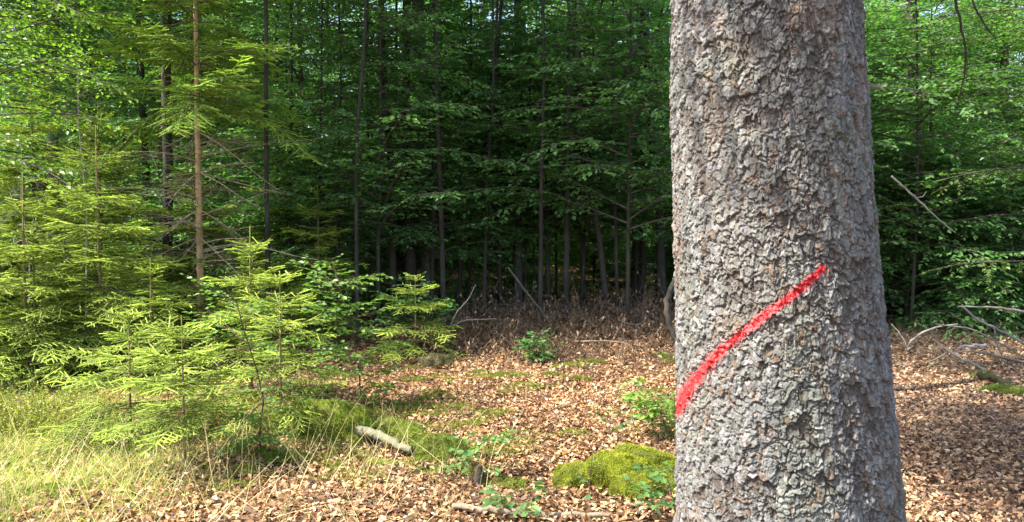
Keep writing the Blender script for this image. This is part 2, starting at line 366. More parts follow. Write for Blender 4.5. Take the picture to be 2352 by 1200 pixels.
# light overspray above the left half
over = front & (dist < halfw * 2.6) & (nz < (.12 + .22 * sstep(.4, .7, along)) * (1 - dist / (halfw * 2.6))) 
fm = (msk | over)[:-1]
a_, b_ = np.nonzero(fm)
off = (np.stack([np.cos(ang), np.sin(ang), 0 * ang], -1) * .0011)[ky0:ky1] + Ps - np.array(TREE_BASE)
off = off.reshape(-1, 3); idx = np.stack([a_ * NC + b_, a_ * NC + (b_ + 1) % NC, (a_ + 1) * NC + (b_ + 1) % NC, (a_ + 1) * NC + b_], -1)
uq, inv = np.unique(idx, return_inverse=True)
nzv = nz.ravel()[uq][:, None]; hv = np.clip((Hs.ravel()[uq][:, None] + .008) / .016, 0, 1)
fad = sstep(.5, 1.0, (dist / halfw).ravel()[uq][:, None] + (vnoise(U, Vn, 300, 380, 33)[ky0:ky1].ravel()[uq][:, None] - .5) * .5); pc = np.array([.66, .012, .014]) * (.7 + .3 * hv) * (1 - fad * .5) + np.array([.22, .10, .09]) * fad * .5 + np.array([.1, .05, .05]) * nzv * hv
mb = MB(); mb.add(off[uq], inv.reshape(-1, 4), pc)
mb.build('paint_stripe', [M_PAINT], big_tree, smooth=True)
# broken branch stub with its thin dead twigs on the right side
rng = np.random.default_rng(9)
mb = MB(); a0 = at(1962, 200, 2.5); a1 = at(2026, 201, 2.42)
tube(mb, [a0 - TREE_BASE, (a0 + a1) / 2 - TREE_BASE + Vector((0, 0, .002)), a1 - TREE_BASE], [.0085, .0075, .0065], 7, (.36, .31, .24), rough=.08, rng=rng)
mb.build('branch_stub', [M_WOOD], big_tree, smooth=True)

# ------------------------------------------------------------------ spruces
def frame(d):
    d = d.normalized(); s = d.cross(Vector((0, 0, 1)))
    if s.length < 1e-3: s = Vector((1, 0, 0))
    s.normalize(); return d, s, s.cross(d)
class Segs:
    def __init__(s): s.a = []; s.b = []; s.c = []; s.r = []
    def add(s, a, b, c, r=.0012): s.a.append(a); s.b.append(b); s.c.append(c); s.r.append(r)
def needles(mb, sg, dens, nl, nw, rng, mat, base, tip):
    A = np.array(sg.a, float).reshape(-1, 3); B = np.array(sg.b, float).reshape(-1, 3); c = np.array(sg.c)
    ln = np.linalg.norm(B - A, axis=1); n = np.maximum(2, (ln * dens * 1.0).astype(int)) * (c > -1)
    k = np.repeat(np.arange(len(A)), n); t = rng.random(len(k)); T = unit(B - A)[k]
    P = A[k] + (B - A)[k] * t[:, None]
    R = rng.normal(size=(len(k), 3)); R -= T * (R * T).sum(1)[:, None]; R = unit(R); R[:, 2] += .3
    D = T * .75 + R * .75
    cc = np.clip(c[k] + t * .25 + rng.normal(size=len(k)) * .08, 0, 1)[:, None] ** 1.25
    hue = rng.random(len(A))[k][:, None]
    C = (np.array(base) * (1 - cc) + np.array(tip) * cc) * (.8 + .4 * hue)
    hc = (.12 + np.clip(c, 0, 1) * .88)[:, None] ** 1.2
    core = (np.array(base) * (1 - hc) + np.array(tip) * hc) * rng.uniform(.75, 1.1, (len(A), 1))
    Tt = unit(B - A); S_ = unit(np.cross(Tt, np.array([.13, .2, 1.0]))); N_ = np.cross(Tt, S_); rows_ = []
    for q_, rr_ in ((A - Tt * nl * .1, nl * .42), (B + Tt * nl * .3, nl * .34)):
        for k_ in range(4): rows_.append(q_ + rr_ * (S_ * cos(k_ * pi / 2) + N_ * .7 * sin(k_ * pi / 2)))
    rows_.append(B + Tt * nl * .8)
    V_ = np.stack(rows_, 1); f4 = np.array([[0, 1, 5, 4], [1, 2, 6, 5], [2, 3, 7, 6], [3, 0, 4, 7]]); f3 = np.array([[4, 5, 8], [5, 6, 8], [6, 7, 8], [7, 4, 8]]); ii_ = np.arange(len(A))[:, None, None] * 9
    mb.add(V_.reshape(-1, 3), (ii_ + f4).reshape(-1, 4), np.repeat(core, 9, 0), mat)
    mb.F[3].append((ii_ + f3).reshape(-1, 3).astype(np.int32) + mb.n - len(V_) * 9); mb.M[3].append(np.full(len(A) * 4, mat, np.int32))
    blades(mb, P, D, nl * (.75 + .4 * rng.random(len(k))), nw * 1.35, C, mat, rng)
def twigs(mb, sg, C, mat, sides=3, rmul=1.0):
    A = np.array(sg.a, float).reshape(-1, 3); B = np.array(sg.b, float).reshape(-1, 3); r = np.array(sg.r)[:, None] * rmul
    if len(A) == 0: return
    T = unit(B - A); S = unit(np.cross(T, np.array([.13, .2, 1.0]))); N = np.cross(T, S); rows = []
    for q, rr in ((A, r), (B, r * .7)):
        for k in range(3):
            a = k * 2 * pi / 3; rows.append(q + rr * (S * cos(a) + N * sin(a)))
    V = np.stack(rows, 1); f = np.array([[0, 1, 4, 3], [1, 2, 5, 4], [2, 0, 3, 5]])
    mb.add(V.reshape(-1, 3), (np.arange(len(A))[:, None, None] * 6 + f[None]).reshape(-1, 4), C, mat)

def spruce_parts(seed, H, interval=.3, Lmax=1.0, lk=.42, zlow=.15, tw=.055, ter=.06, dens=230, nl=.015, nw=.0026, droop=.25,
                 dead_below=0.0, fade=0.0, rb=None, lean=(0, 0), base=(.12, .19, .042), tip=(.62, .72, .15), nb_=(5, 6, 7), reg=1.0, leader=.3, sector=None, skip=0.0, kinks=0):
    rn = random.Random(seed); rng = np.random.default_rng(seed)
    rb = (rb or .008 + H * .009) * (1 if dead_below else .72)
    # trunk
    ph = rn.random() * 6
    def ax(z): return Vector((lean[0] * z / H + .012 * H * .3 * sin(z * 2.2 / max(H, .5) + ph) - .012 * H * .3 * sin(ph), lean[1] * z / H, z))
    def rad(z): return max(.0025, rb * max(0, 1 - z / H) ** .8 + .002)
    tr = MB(); n = max(10, int(H / .12)); zs = [-.05] + [H * k / n for k in range(n + 1)]
    C = np.array([[.52, .34, .19] if dead_below else [.22, .17, .08]] * len(zs)); 
    for q, z in enumerate(zs):
        if H - z < leader: C[q] = (.30, .20, .07)
    tube(tr, [ax(z) for z in zs], [rad(max(z, 0)) * (1.25 if z < .03 else 1) for z in zs], 9, np.repeat(C, 9, 0)[:len(zs) * 9], rough=.05, rng=rng) if False else tube(tr, [ax(z) for z in zs], [rad(max(z, 0)) for z in zs], 9, np.repeat(C, 9, 0), cap=False, rough=.06, rng=rng)
    fo = MB(); live = Segs(); wood = Segs()
    for k in range(4):
        z0 = H - leader * (1 - k / 4) * .98; z1 = z0 + leader / 4
        live.add(tuple(ax(z0)), tuple(ax(z1)), .75)
    if not dead_below:
        for k in range(int(H * 12)):
            z0 = H * (.3 + .7 * k / (H * 12)) - leader * .7
            if z0 > 0 and z0 < H - leader: live.add(tuple(ax(z0)), tuple(ax(z0 + .09)), .3)
    def branch(p, az, el, L, age, dead):
        d = Vector((cos(az) * cos(el), sin(az) * cos(el), sin(el))); n = max(4, int(L / .1)); st = L / n
        pts = [p.copy()]; dirs = []
        for k in range(n):
            s = k / n
            d = (d + Vector((rn.gauss(0, .05), rn.gauss(0, .05), (-droop * (1 - s) + droop * 1.0 * s * s) * .35 + rn.gauss(0, .03)))).normalized()
            dirs.append(d); pts.append(pts[-1] + d * st)
        r0 = .0022 + .0055 * L
        tube(fo, pts, [r0 * (1 - .8 * k / n) for k in range(n + 1)], 5, (.17, .115, .075) if not dead else (.42, .33, .23), 0, cap=False)
        for k in range(n):
            s = (k + .5) / n
            if not dead and s > (.35 if Lmax > 2 else .08): live.add(tuple(pts[k]), tuple(pts[k + 1]), .15 + .6 * max(0, s - .6) / .4)
        s = .12 * L + rn.random() * tw; side = 1
        while s < L * .985:
            k = min(n - 1, int(s / st)); q = pts[k] + (pts[k + 1] - pts[k]) * (s / st - k); dd, sd, up = frame(dirs[k])
            for sgn in (1, -1):
                if rn.random() < (.14 if not dead else .45): continue
                l2 = min(.42 * (L - s) + .075, .5) * rn.uniform(.6, 1.25)
                a = radians(rn.uniform(42, 60))
                d2 = (dd * cos(a) + sd * sgn * sin(a) + Vector((0, 0, rn.uniform(-.35, .25)))).normalized()
                mids = max(1, int(l2 / .09)); pp = q
                for m in range(mids):
                    d2 = (d2 + Vector((rn.gauss(0, .06), rn.gauss(0, .06), -.05 + rn.gauss(0, .05)))).normalized()
                    nx_ = pp + d2 * (l2 / mids); young = (m + 1) / mids
                    cval = .05 + .5 * max(0, s / L - .3) + .55 * (young ** 2)
                    wood.add(tuple(pp), tuple(nx_), 0, .0016 + .003 * l2)
                    if not dead: live.add(tuple(pp), tuple(nx_), min(1, cval * rn.uniform(.7, 1.15)))
                    pp = nx_
                if l2 > .11:
                    s3 = .04; dz2 = (pp - q) / l2
                    while s3 < l2 * .95:
                        for sg3 in (1, -1):
                            if rn.random() < (.22 if not dead else .6): continue
                            l3 = (.45 * (l2 - s3) + .045) * rn.uniform(.7, 1.1); a3 = radians(rn.uniform(40, 58))
                            e2d, e2s, _ = frame(dz2); d3 = (e2d * cos(a3) + e2s * sg3 * sin(a3) + Vector((0, 0, rn.uniform(-.2, .1)))).normalized()
                            b0 = q + dz2 * s3; b1 = b0 + d3 * l3
                            wood.add(tuple(b0), tuple(b1), 0, .0014)
                            if not dead: live.add(tuple(b0), tuple(b1), .2 + .7 * rn.random() * (.4 + .6 * s / L))
                        s3 += ter
            s += tw
    z = H - leader; wi = 0
    while z > zlow:
        t = H - z; dead = z < dead_below; nb = rn.choice(nb_) if t > leader * 1.3 else 5
        a0 = rn.random() * 6.28
        for k in range(nb):
            if rn.random() < skip * (.15 if dead else 1): continue
            az = a0 + k * 2 * pi / nb + rn.gauss(0, .15)
            if sector and dead: pass
            L = min(Lmax, lk * t ** .85 + .03) * rn.uniform(.75, 1.12)
            if dead: L *= rn.uniform(.25, .6)
            el = radians(48 - 52 * min(1, t / (H * .55 + .2))) + rn.gauss(0, .08) - (.25 if dead else 0)
            branch(ax(z), az, el, L, t, dead)
        if interval > .2:
            for k in range(rn.randint(5, 9)):
                zz_ = z - rn.random() * interval
                if zz_ > zlow: branch(ax(zz_), rn.random() * 6.28, radians(20), min(Lmax, lk * t ** .85) * rn.uniform(.35, .8), t, dead)
        z -= interval * rn.uniform(.8, 1.2); wi += 1
    needles(fo, live, dens, nl, nw, rng, 1, base, tip)
    twigs(fo, wood, (.17, .12, .08) if not dead_below else (.32, .25, .17), 0, rmul=.9)
    return tr.mesh('trunk', [M_TRUNK], True), fo.mesh('crown', [M_WOOD, M_NEEDLE], [0])
def spruce(px, py, label, group='young spruces at the clearing edge', loc=None, rz=0, parts=None, scale=1.0, name='young_spruce', **k):
    p = loc or G(px, py); e = empty(name, p, label, 'spruce', group, rz)
    tr, fo = parts or spruce_parts(**k); e.scale = (scale,) * 3
    attach('trunk', tr, e); attach('crown', fo, e)
    return e
def Hpx(px, pbase, ptop):
    p = G(px, pbase); return at(px, ptop, p.y).z - p.z

# foreground spruces, each its own shape
spruce(424, 1075, 'small young spruce in the grass with an upright pale green leader, lowest on the left', seed=21, H=Hpx(424, 1075, 728), interval=.15, Lmax=.62, lk=.78, zlow=.24, tw=0.041, ter=0.050, dens=330, nl=0.011, nw=.0024, leader=.16, droop=.15, rb=.012)
spruce(300, 1010, 'bushy knee-high spruce left of the small one with the upright leader', seed=22, H=.92, interval=.15, Lmax=.75, lk=.85, zlow=.08, tw=0.046, ter=0.056, dens=300, nl=0.011, nw=.0025, leader=.09, droop=.2, rb=.012)
spruce(645, 985, 'bright spruce with fanned top shoots behind the beech sapling and moss', seed=23, H=Hpx(645, 985, 625), interval=.19, Lmax=.95, lk=.72, zlow=.12, tw=0.052, ter=0.062, dens=260, nl=0.012, nw=.0026, leader=.10, rb=.018)
spruce(578, 905, 'spruce with a long orange-tinged leader shoot right of the bare-stemmed spruce', seed=24, H=Hpx(578, 905, 522), interval=.25, Lmax=1.0, lk=.62, zlow=.15, tw=0.057, ter=0.069, dens=230, nl=0.013, nw=.0028, leader=.24, rb=.02)
spruce(236, 870, 'tall slender spruce with a bright leader rising on the left', seed=25, H=Hpx(236, 870, 290), interval=.30, Lmax=1.35, lk=.60, zlow=.2, tw=0.063, ter=0.077, dens=200, nl=0.014, nw=.003, leader=.42, rb=.026)
spruce(62, 880, 'dense spruce at the left picture edge behind the bilberry bush', seed=26, H=Hpx(62, 880, 400), interval=.28, Lmax=1.4, lk=.62, zlow=.15, tw=0.063, ter=0.077, dens=200, nl=0.014, nw=.003, leader=.38, rb=.026)
spruce(860, 850, 'low shaded spruce at the dark forest edge right of the beech sapling', loc=G(955, 825), seed=27, H=.95, interval=.18, Lmax=.85, lk=.8, zlow=.15, tw=0.057, ter=0.069, dens=230, nl=0.013, nw=.0028, leader=.07, rb=.014)
spruce(420, 850, 'half-grown spruce in the thicket below the bare-stemmed spruce', loc=gp(-4.1, 8.6), seed=28, H=1.75, interval=.25, Lmax=1.15, lk=.65, zlow=.15, tw=0.063, ter=0.075, dens=190, nl=0.014, nw=.003, leader=.12, rb=.02)
spruce(150, 850, 'wide spruce filling the thicket between the two tallest young spruces', loc=gp(-5.1, 9.0), seed=29, H=2.0, interval=.27, Lmax=1.3, lk=.65, zlow=.15, tw=0.067, ter=0.080, dens=180, nl=0.014, nw=.0032, leader=.15, rb=.02)
spruce(740, 800, 'dim spruce behind the bright saplings, its upturned tips against the dark wood', loc=gp(-2.55, 10.4), seed=30, H=2.05, interval=.27, Lmax=1.25, lk=.6, zlow=.2, tw=0.069, ter=0.080, dens=180, nl=0.014, nw=.0032, leader=.13, rb=.02)
spruce(0, 0, 'spruce with arching boughs reaching in from the left picture edge', loc=gp(-7.1, 9.0), seed=32, H=4.6, interval=.36, Lmax=2.1, lk=.62, zlow=.6, tw=0.086, ter=0.094, dens=150, nl=0.016, nw=.0036, leader=.4, rb=.05)
for k, (x_, y_, h_, L_, lab) in enumerate([
    (-3.35, 7.3, 1.15, .85, 'short bushy spruce in front of the half-grown one in the thicket'),
    (-4.55, 7.5, 1.5, 1.0, 'spruce of about chest height behind the bilberry bush'),
    (-5.9, 8.0, 2.3, 1.25, 'leafy spruce between the left picture edge and the dead grey top'),
    (-5.2, 10.0, 3.1, 1.5, 'taller spruce at the back of the thicket below the dark gap'),
    (-6.4, 10.6, 3.6, 1.7, 'rearmost spruce of the thicket near the upper left'),
    (-4.0, 9.9, 2.5, 1.3, 'spruce just left of the bare-stemmed one at the back'),
    (-2.9, 8.8, 1.25, .95, 'low spruce at the foot of the bare-stemmed one'),
    (-3.4, 11.6, 2.6, 1.3, 'shaded spruce behind the bare-stemmed one')]):
    spruce(0, 0, lab, loc=gp(x_, y_), seed=130 + k, H=h_, interval=.24, Lmax=L_, lk=.66, zlow=.12, tw=0.069, ter=0.085, dens=180, nl=0.015, nw=.0032, leader=.12 + .04 * h_, rb=.012 + .008 * h_)
# the taller one with the bare lower stem
p = G(463, 800); e = empty('spruce_tree', p, 'slim taller spruce with bare orange-brown lower stem and dead twigs', 'spruce', None)
tr, fo = spruce_parts(seed=40, H=7.6, nb_=(5, 6), interval=.42, Lmax=2.2, lk=.72, zlow=1.0, tw=0.098, ter=0.106, dens=135, nl=0.017, nw=.0038, droop=.18, dead_below=3.0, rb=.042, skip=.6, leader=.3, lean=(.05, 0), base=(.14, .24, .055), tip=(.62, .78, .18))
attach('trunk', tr, e); attach('crown', fo, e)

# ------------------------------------------------------------------ beeches
class LeafSet:
    def __init__(s): s.P = []; s.D = []; s.N = []; s.L = []; s.K = []
def beech_branch(fo, ls, wood, p, az, el, L, rn, leaf=.07, sp=.045, twsp=.12, droop=.5, wcol=(.10, .085, .07), r0=None, tl=.5, zig=.06, twk=.45, tilt=.5):
    d = Vector((cos(az) * cos(el), sin(az) * cos(el), sin(el))); n = max(4, int(L / .18)); st = L / n
    pts = [p.copy()]; dirs = []
    for k in range(n):
        s = k / n
        d = (d + Vector((rn.gauss(0, zig), rn.gauss(0, zig), -droop * .22 * s + rn.gauss(0, zig * .5)))).normalized(); dirs.append(d); pts.append(pts[-1] + d * st)
    r0 = r0 or .003 + .006 * L
    tube(fo, pts, [r0 * (1 - .82 * k / n) for k in range(n + 1)], 5, wcol, 0, cap=False)
    s = .12 * L; sgn = 1
    while s < L:
        k = min(n - 1, int(s / st)); q = pts[k] + (pts[k + 1] - pts[k]) * (s / st - k); dd, sd, up = frame(dirs[k])
        l2 = min(twk * (L - s) + .12, tl) * rn.uniform(.6, 1.15); a = radians(rn.uniform(38, 62))
        d2 = (dd * cos(a) + sd * sgn * sin(a) + Vector((0, 0, rn.uniform(-.3, .2)))).normalized()
        m = max(2, int(l2 / sp)); e = q + d2 * l2 + Vector((0, 0, -.12 * l2)); wood.add(tuple(q), tuple(e), 0, .0014 + .002 * l2)
        s2 = d2.cross(Vector((0, 0, 1))).normalized()
        for c in range(m):
            t = (c + 1) / m; sg = 1 if c % 2 else -1
            pos = q + (e - q) * t; a2 = .75 if t < .99 else 0
            ld = d2 * cos(a2) + s2 * sg * sin(a2) + Vector((0, 0, rn.uniform(-.35, .1)))
            ls.P.append(tuple(pos)); ls.D.append(tuple(ld)); ls.N.append((rn.gauss(0, tilt), rn.gauss(0, tilt), 1)); ls.L.append(leaf * rn.uniform(.65, 1.15)); ls.K.append(rn.random())
        s += twsp * rn.uniform(.7, 1.3); sgn = -sgn
    return pts
def put_leaves(fo, ls, rng, mat=1, base=(.09, .21, .07), alt=(.17, .32, .095), rich=False, wr=.62, fold=.12):
    n = len(ls.P); K = np.array(ls.K)[:, None]; C = np.array(base) * (1 - K) + np.array(alt) * K
    leaves(fo, np.array(ls.P), np.array(ls.D), np.array(ls.N), np.array(ls.L), np.array(ls.L) * wr, C, mat, rich, fold, rng.uniform(.0, .25, n))

def beech_crown(seed, H=15, zlo=1.3, lowR=2.2, upR=3.2, nlow=42, nup=46, leaf=.088):
    rn = random.Random(seed); rng = np.random.default_rng(seed); fo = MB(); ls = LeafSet(); wood = Segs()
    for k in range(nlow):
        z = zlo + (8.2 - zlo) * (k + rn.random()) / nlow
        beech_branch(fo, ls, wood, Vector((0, 0, z)), rn.random() * 6.28, radians(rn.uniform(0, 30)), lowR * rn.uniform(.5, 1.15), rn, leaf, .042, .085, tl=.7)
    l2 = LeafSet()
    for k in range(nup):
        z = 7.8 + (H - 8.2) * (k + rn.random()) / nup; f = 1 - .65 * ((z - 7.8) / (H - 7.8)) ** 2
        beech_branch(fo, l2, wood, Vector((0, 0, z)), rn.random() * 6.28, radians(rn.uniform(15, 50)), upR * f * rn.uniform(.6, 1.15), rn, .17, .09, .15, tl=.9)
    put_leaves(fo, ls, rng); put_leaves(fo, l2, rng)
    twigs(fo, wood, (.09, .075, .06), 0)
    return fo.mesh('crown', [M_WOOD, M_BEECH], [0])
CROWNS = [beech_crown(100 + k, zlo=(1.1, 1.7, 2.3, 1.4, 3.0)[k], lowR=(2.2, 2.6, 2.0, 2.4, 2.8)[k], nlow=(90, 85, 75, 85, 65)[k], nup=38) for k in range(5)]
# crown without low boughs: the high canopy of pole-stage trees
FARC = [beech_crown(140 + k, zlo=1.0, lowR=2.6, nlow=90, nup=26, upR=2.6) for k in range(3)]
HIGH = [beech_crown(120 + k, zlo=5.2, nlow=30, nup=62, upR=3.4) for k in range(2)]

UNDER = []
for k in range(5):
    rb_ = random.Random(400 + k); rgb = np.random.default_rng(400 + k); fo = MB(); ls = LeafSet(); wood = Segs(); Hh = (3.4, 6.0, 4.4, 5.2, 2.3)[k]
    for q in range((110, 64, 64, 64, 120)[k]):
        z0_ = (.3, 1.3, 1.15, 1.3, .05)[k]; z = z0_ + (Hh - z0_) * (q + rb_.random()) / (110, 64, 64, 64, 120)[k]; f = 1 - .55 * (z / Hh) ** 2
        beech_branch(fo, ls, wood, Vector((0, 0, z)), rb_.random() * 6.28, radians(rb_.uniform(-5, 30)), 2.0 * f * rb_.uniform(.5, 1.15), rb_, .08, .042, .085, tl=.6)
    put_leaves(fo, ls, rgb); twigs(fo, wood, (.09, .075, .06), 0); UNDER.append((fo.mesh('crown', [M_WOOD, M_BEECH], [0]), Hh))

def stem_mesh(pts, radii, col, seed=0, sides=12):
    """pts relative to the base"""
    rng = np.random.default_rng(seed); mb = MB(); P = np.array([tuple(p) for p in pts], float)
    s = np.concatenate([[0], np.cumsum(np.linalg.norm(np.diff(P, axis=0), axis=1))]); n = int(s[-1] / .25) + 2; t = np.linspace(0, s[-1], n)
    Q = np.stack([np.interp(t, s, P[:, k]) for k in range(3)], 1)
    Q[1:-1] = (Q[:-2] + 2 * Q[1:-1] + Q[2:]) / 4; R = np.interp(t, s, radii)
    Q[:, 0] += np.cumsum(rng.normal(size=n)) * .003; Q[0] = P[0]
    R[0] *= 1.25
    cc = np.repeat(np.array(col)[None] * (.8 + .4 * rng.random((n, 1))), sides, 0) * (.9 + .2 * rng.random((n * sides, 1)))
    tube(mb, Q, R, sides, cc, cap=False, rough=.03, rng=rng)
    return mb.mesh('trunk', [M_TRUNK], True)
def beech(line, Y, wpx, label, group=None, crown=0, H=15.5, col=(.13, .12, .105), rz=None, cs=1.0, seed=0, hasleaf=True, name='beech_tree', base=None):
    """line: picture points of the stem from its foot up, at distance Y"""
    b0 = at(line[0][0], line[0][1], Y); b0.z = float(gh(b0.x, b0.y)) - .03
    P = [Vector((0, 0, -.05))] + [at(x, y, Y) - b0 for x, y in line[1:]]
    top = P[-1]
    if len(P) == 1: P.append(Vector((0, 0, 2)))
    zt = P[-1].z; d = (P[-1] - P[0]); d = Vector((d.x / max(d.z, .1) * .5, 0, 1))
    if zt < H: P.append(P[-1] + d * (H - zt))
    r = wpx / FPX * Y / 2; R = [r * 1.12] + [r * (1 - .75 * (min(q.z, H) / H) ** 1.2) for q in P[1:]]
    e = empty(name, b0, label, 'tree', group)
    attach('trunk', stem_mesh(P, R, col, seed), e)
    if hasleaf:
        rn = random.Random(seed * 7 + 1)
        m = CROWNS[crown] if crown < 5 else HIGH[crown - 5] if crown < 7 else UNDER[crown - 7][0]
        attach('crown', m, e, (cs, cs, cs), rn.random() * 6.28 if rz is None else rz, (P[len(P) // 2].x * .6, 0, 0))
    return e
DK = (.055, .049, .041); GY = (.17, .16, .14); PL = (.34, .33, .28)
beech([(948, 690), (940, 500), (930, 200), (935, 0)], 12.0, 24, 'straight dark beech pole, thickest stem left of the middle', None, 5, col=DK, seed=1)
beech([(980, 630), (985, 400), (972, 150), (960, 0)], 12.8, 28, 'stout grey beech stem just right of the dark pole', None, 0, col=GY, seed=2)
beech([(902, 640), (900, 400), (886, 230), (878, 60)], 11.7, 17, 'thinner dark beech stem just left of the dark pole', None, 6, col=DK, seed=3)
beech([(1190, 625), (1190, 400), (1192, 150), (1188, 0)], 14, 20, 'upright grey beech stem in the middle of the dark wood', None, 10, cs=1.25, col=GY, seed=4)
beech([(1222, 570), (1215, 380), (1205, 200)], 29, 25, 'beech stem close behind the upright grey one in the middle', None, 3, col=DK, seed=5)
beech([(1398, 695), (1378, 560), (1352, 420), (1328, 240), (1320, 100)], 11.8, 14, 'crooked dark beech pole leaning left near the marked spruce', None, 9, cs=1.2, col=DK, seed=6)
beech([(1385, 610), (1372, 480), (1350, 300)], 22.5, 24, 'grey beech stem behind the crooked dark pole', None, 1, col=GY, seed=7)
beech([(1345, 640), (1335, 450), (1322, 250)], 13, 10, 'thin straight pole left of the crooked leaning one', None, 8, cs=1, col=DK, seed=8)
beech([(1462, 570), (1466, 300), (1470, 60)], 15, 22, 'dark beech stem between the crooked pole and the marked spruce', None, 8, cs=1.3, col=DK, seed=9)
beech([(1524, 650), (1515, 480), (1497, 300), (1488, 120)], 12.8, 20, 'dark beech stem partly hidden by the left side of the marked spruce', None, 10, cs=1.2, col=DK, seed=10)
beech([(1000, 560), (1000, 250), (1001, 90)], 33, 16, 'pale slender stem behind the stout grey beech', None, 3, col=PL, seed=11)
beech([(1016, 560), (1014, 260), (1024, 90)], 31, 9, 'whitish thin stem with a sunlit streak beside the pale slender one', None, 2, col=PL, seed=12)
beech([(1048, 600), (1068, 480), (1100, 380), (1130, 250)], 12.5, 9, 'thin dark sapling stem leaning right in the middle', None, 9, cs=1, col=DK, seed=13)
beech([(822, 640), (820, 400), (822, 280), (840, 60)], 10.1, 9, 'thin bent stem left of the dark poles', None, 6, cs=.9, col=DK, seed=14)
beech([(700, 620), (697, 400), (690, 250)], 14, 13, 'brown-grey stem standing in the dark gap right of the bare-stemmed spruce', None, 2, col=(.14, .10, .075), seed=15)
beech([(612, 640), (611, 400), (610, 100)], 9.8, 11, 'dark stem close right of the bare-stemmed spruce', None, 5, cs=.9, col=DK, seed=16)
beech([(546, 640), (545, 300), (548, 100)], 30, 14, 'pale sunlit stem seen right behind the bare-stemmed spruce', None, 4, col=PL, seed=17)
beech([(436, 660), (440, 300), (452, 40)], 16, 18, 'bluish grey beech stem just left of the bare-stemmed spruce', None, 4, col=GY, seed=18)
beech([(372, 640), (371, 300), (380, 60)], 19, 17, 'dark stem between the left spruces and the bare-stemmed spruce', None, 4, col=DK, seed=19)
beech([(122, 640), (121, 300), (125, 60)], 17, 27, 'thick grey stem in the dark gap at upper left', None, 4, col=GY, seed=20)
beech([(760, 620), (762, 300), (750, 50)], 27, 14, 'slim stem below the bright sky holes', None, 1, col=DK, seed=21)
# right side
beech([(2152, 695), (2128, 520), (2108, 400), (2098, 200)], 15.5, 34, 'dark flared beech trunk on the right behind the brushwood', None, 8, cs=1.5, col=DK, seed=30)
beech([(2290, 640), (2292, 480), (2303, 300), (2308, 100)], 14.5, 19, 'slender brown beech pole near the right picture edge', None, 10, cs=1.4, col=(.11, .09, .065), seed=31)
beech([(2420, 700), (2440, 400)], 13, 22, 'leafy beech just outside the right picture edge', None, 8, cs=1.3, col=GY, seed=32)
beech([(2040, 600), (2030, 300)], 20, 15, 'beech behind the right side of the marked spruce', None, 3, col=GY, seed=33)
beech([(2200, 560), (2204, 300)], 24, 13, 'thin beech between the two right-hand trunks', None, 0, col=GY, seed=34)

for k, (x_, lean_, Y_) in enumerate([(770, 12, 12.6), (850, -8, 14), (868, 6, 12.2), (915, -5, 14.5), (990, 10, 13.1), (1020, -20, 12.4), (1075, 8, 14.2), (1110, 25, 12.9), (1150, -10, 13.6), (1240, 12, 12.4), (1262, -14, 13.9), (1300, 6, 12.8), (1335, 30, 14.3), (1420, -12, 13.1), (1440, 8, 12.2), (1480, -6, 14.6), (660, 10, 13), (640, -6, 14.5), (730, 6, 12.7)]):
    Y_ -= 1.4
    beech([(x_, 640), (x_ + lean_ * .5, 400), (x_ + lean_, 180), (x_ + lean_ * .8, 0)], Y_, 7 + (k * 37 % 6), 'thin dark sapling stem crowding the middle of the wood', 'thin dark stems in the middle of the wood', 8 + k % 3, H=8, col=DK, seed=700 + k, cs=.8 + .1 * (k % 4), hasleaf=k % 2 == 0)
rn = random.Random(77)
# deeper wood and the trees that close the canopy to the left
far = []
for k in range(900):
    Yk = rn.uniform(23, 72); xk = rn.uniform(-.85, .85) * Yk
    if 31 + 2 * sin(xk * .3) < Yk < 45 + 2 * sin(xk * .23): continue
    if all((xk - a) ** 2 + (Yk - b) ** 2 > 3.1 ** 2 for a, b in far): far.append((xk, Yk))
    if len(far) >= 120: break
for k, (xk, Yk) in enumerate(far):
    e = empty('beech_tree', gp(xk, Yk, -.03), 'slender beech deep in the background wood', 'tree', 'beeches deep in the background wood')
    r = rn.uniform(.07, .17); H_ = rn.uniform(14, 19)
    attach('trunk', stem_mesh([(0, 0, -.05), (rn.uniform(-.2, .2), 0, 5), (rn.uniform(-.5, .5), 0, H_)], [r, r * .85, .02], GY if rn.random() < .5 else DK, 200 + k, 8), e)
    sc = rn.uniform(.9, 1.25); attach('crown', FARC[k % 3], e, (sc, sc, sc * 1.1), rn.random() * 6.28)
can = [(-11.6, 13.6), (-8.4, 12.6), (-4.6, 10.5), (-12.5, 13.5), (-9.3, 14.2), (-6.2, 13.6), (-11.5, 17.2)]
for k, (xk, Yk) in enumerate(can):
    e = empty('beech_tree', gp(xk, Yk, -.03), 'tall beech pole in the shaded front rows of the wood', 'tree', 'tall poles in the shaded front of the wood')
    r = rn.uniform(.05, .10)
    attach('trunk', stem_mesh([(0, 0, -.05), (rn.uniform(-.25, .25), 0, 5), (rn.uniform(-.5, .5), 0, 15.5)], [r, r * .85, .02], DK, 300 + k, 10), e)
    attach('crown', HIGH[k % 2], e, (1.05, 1.05, 1), rn.random() * 6.28)

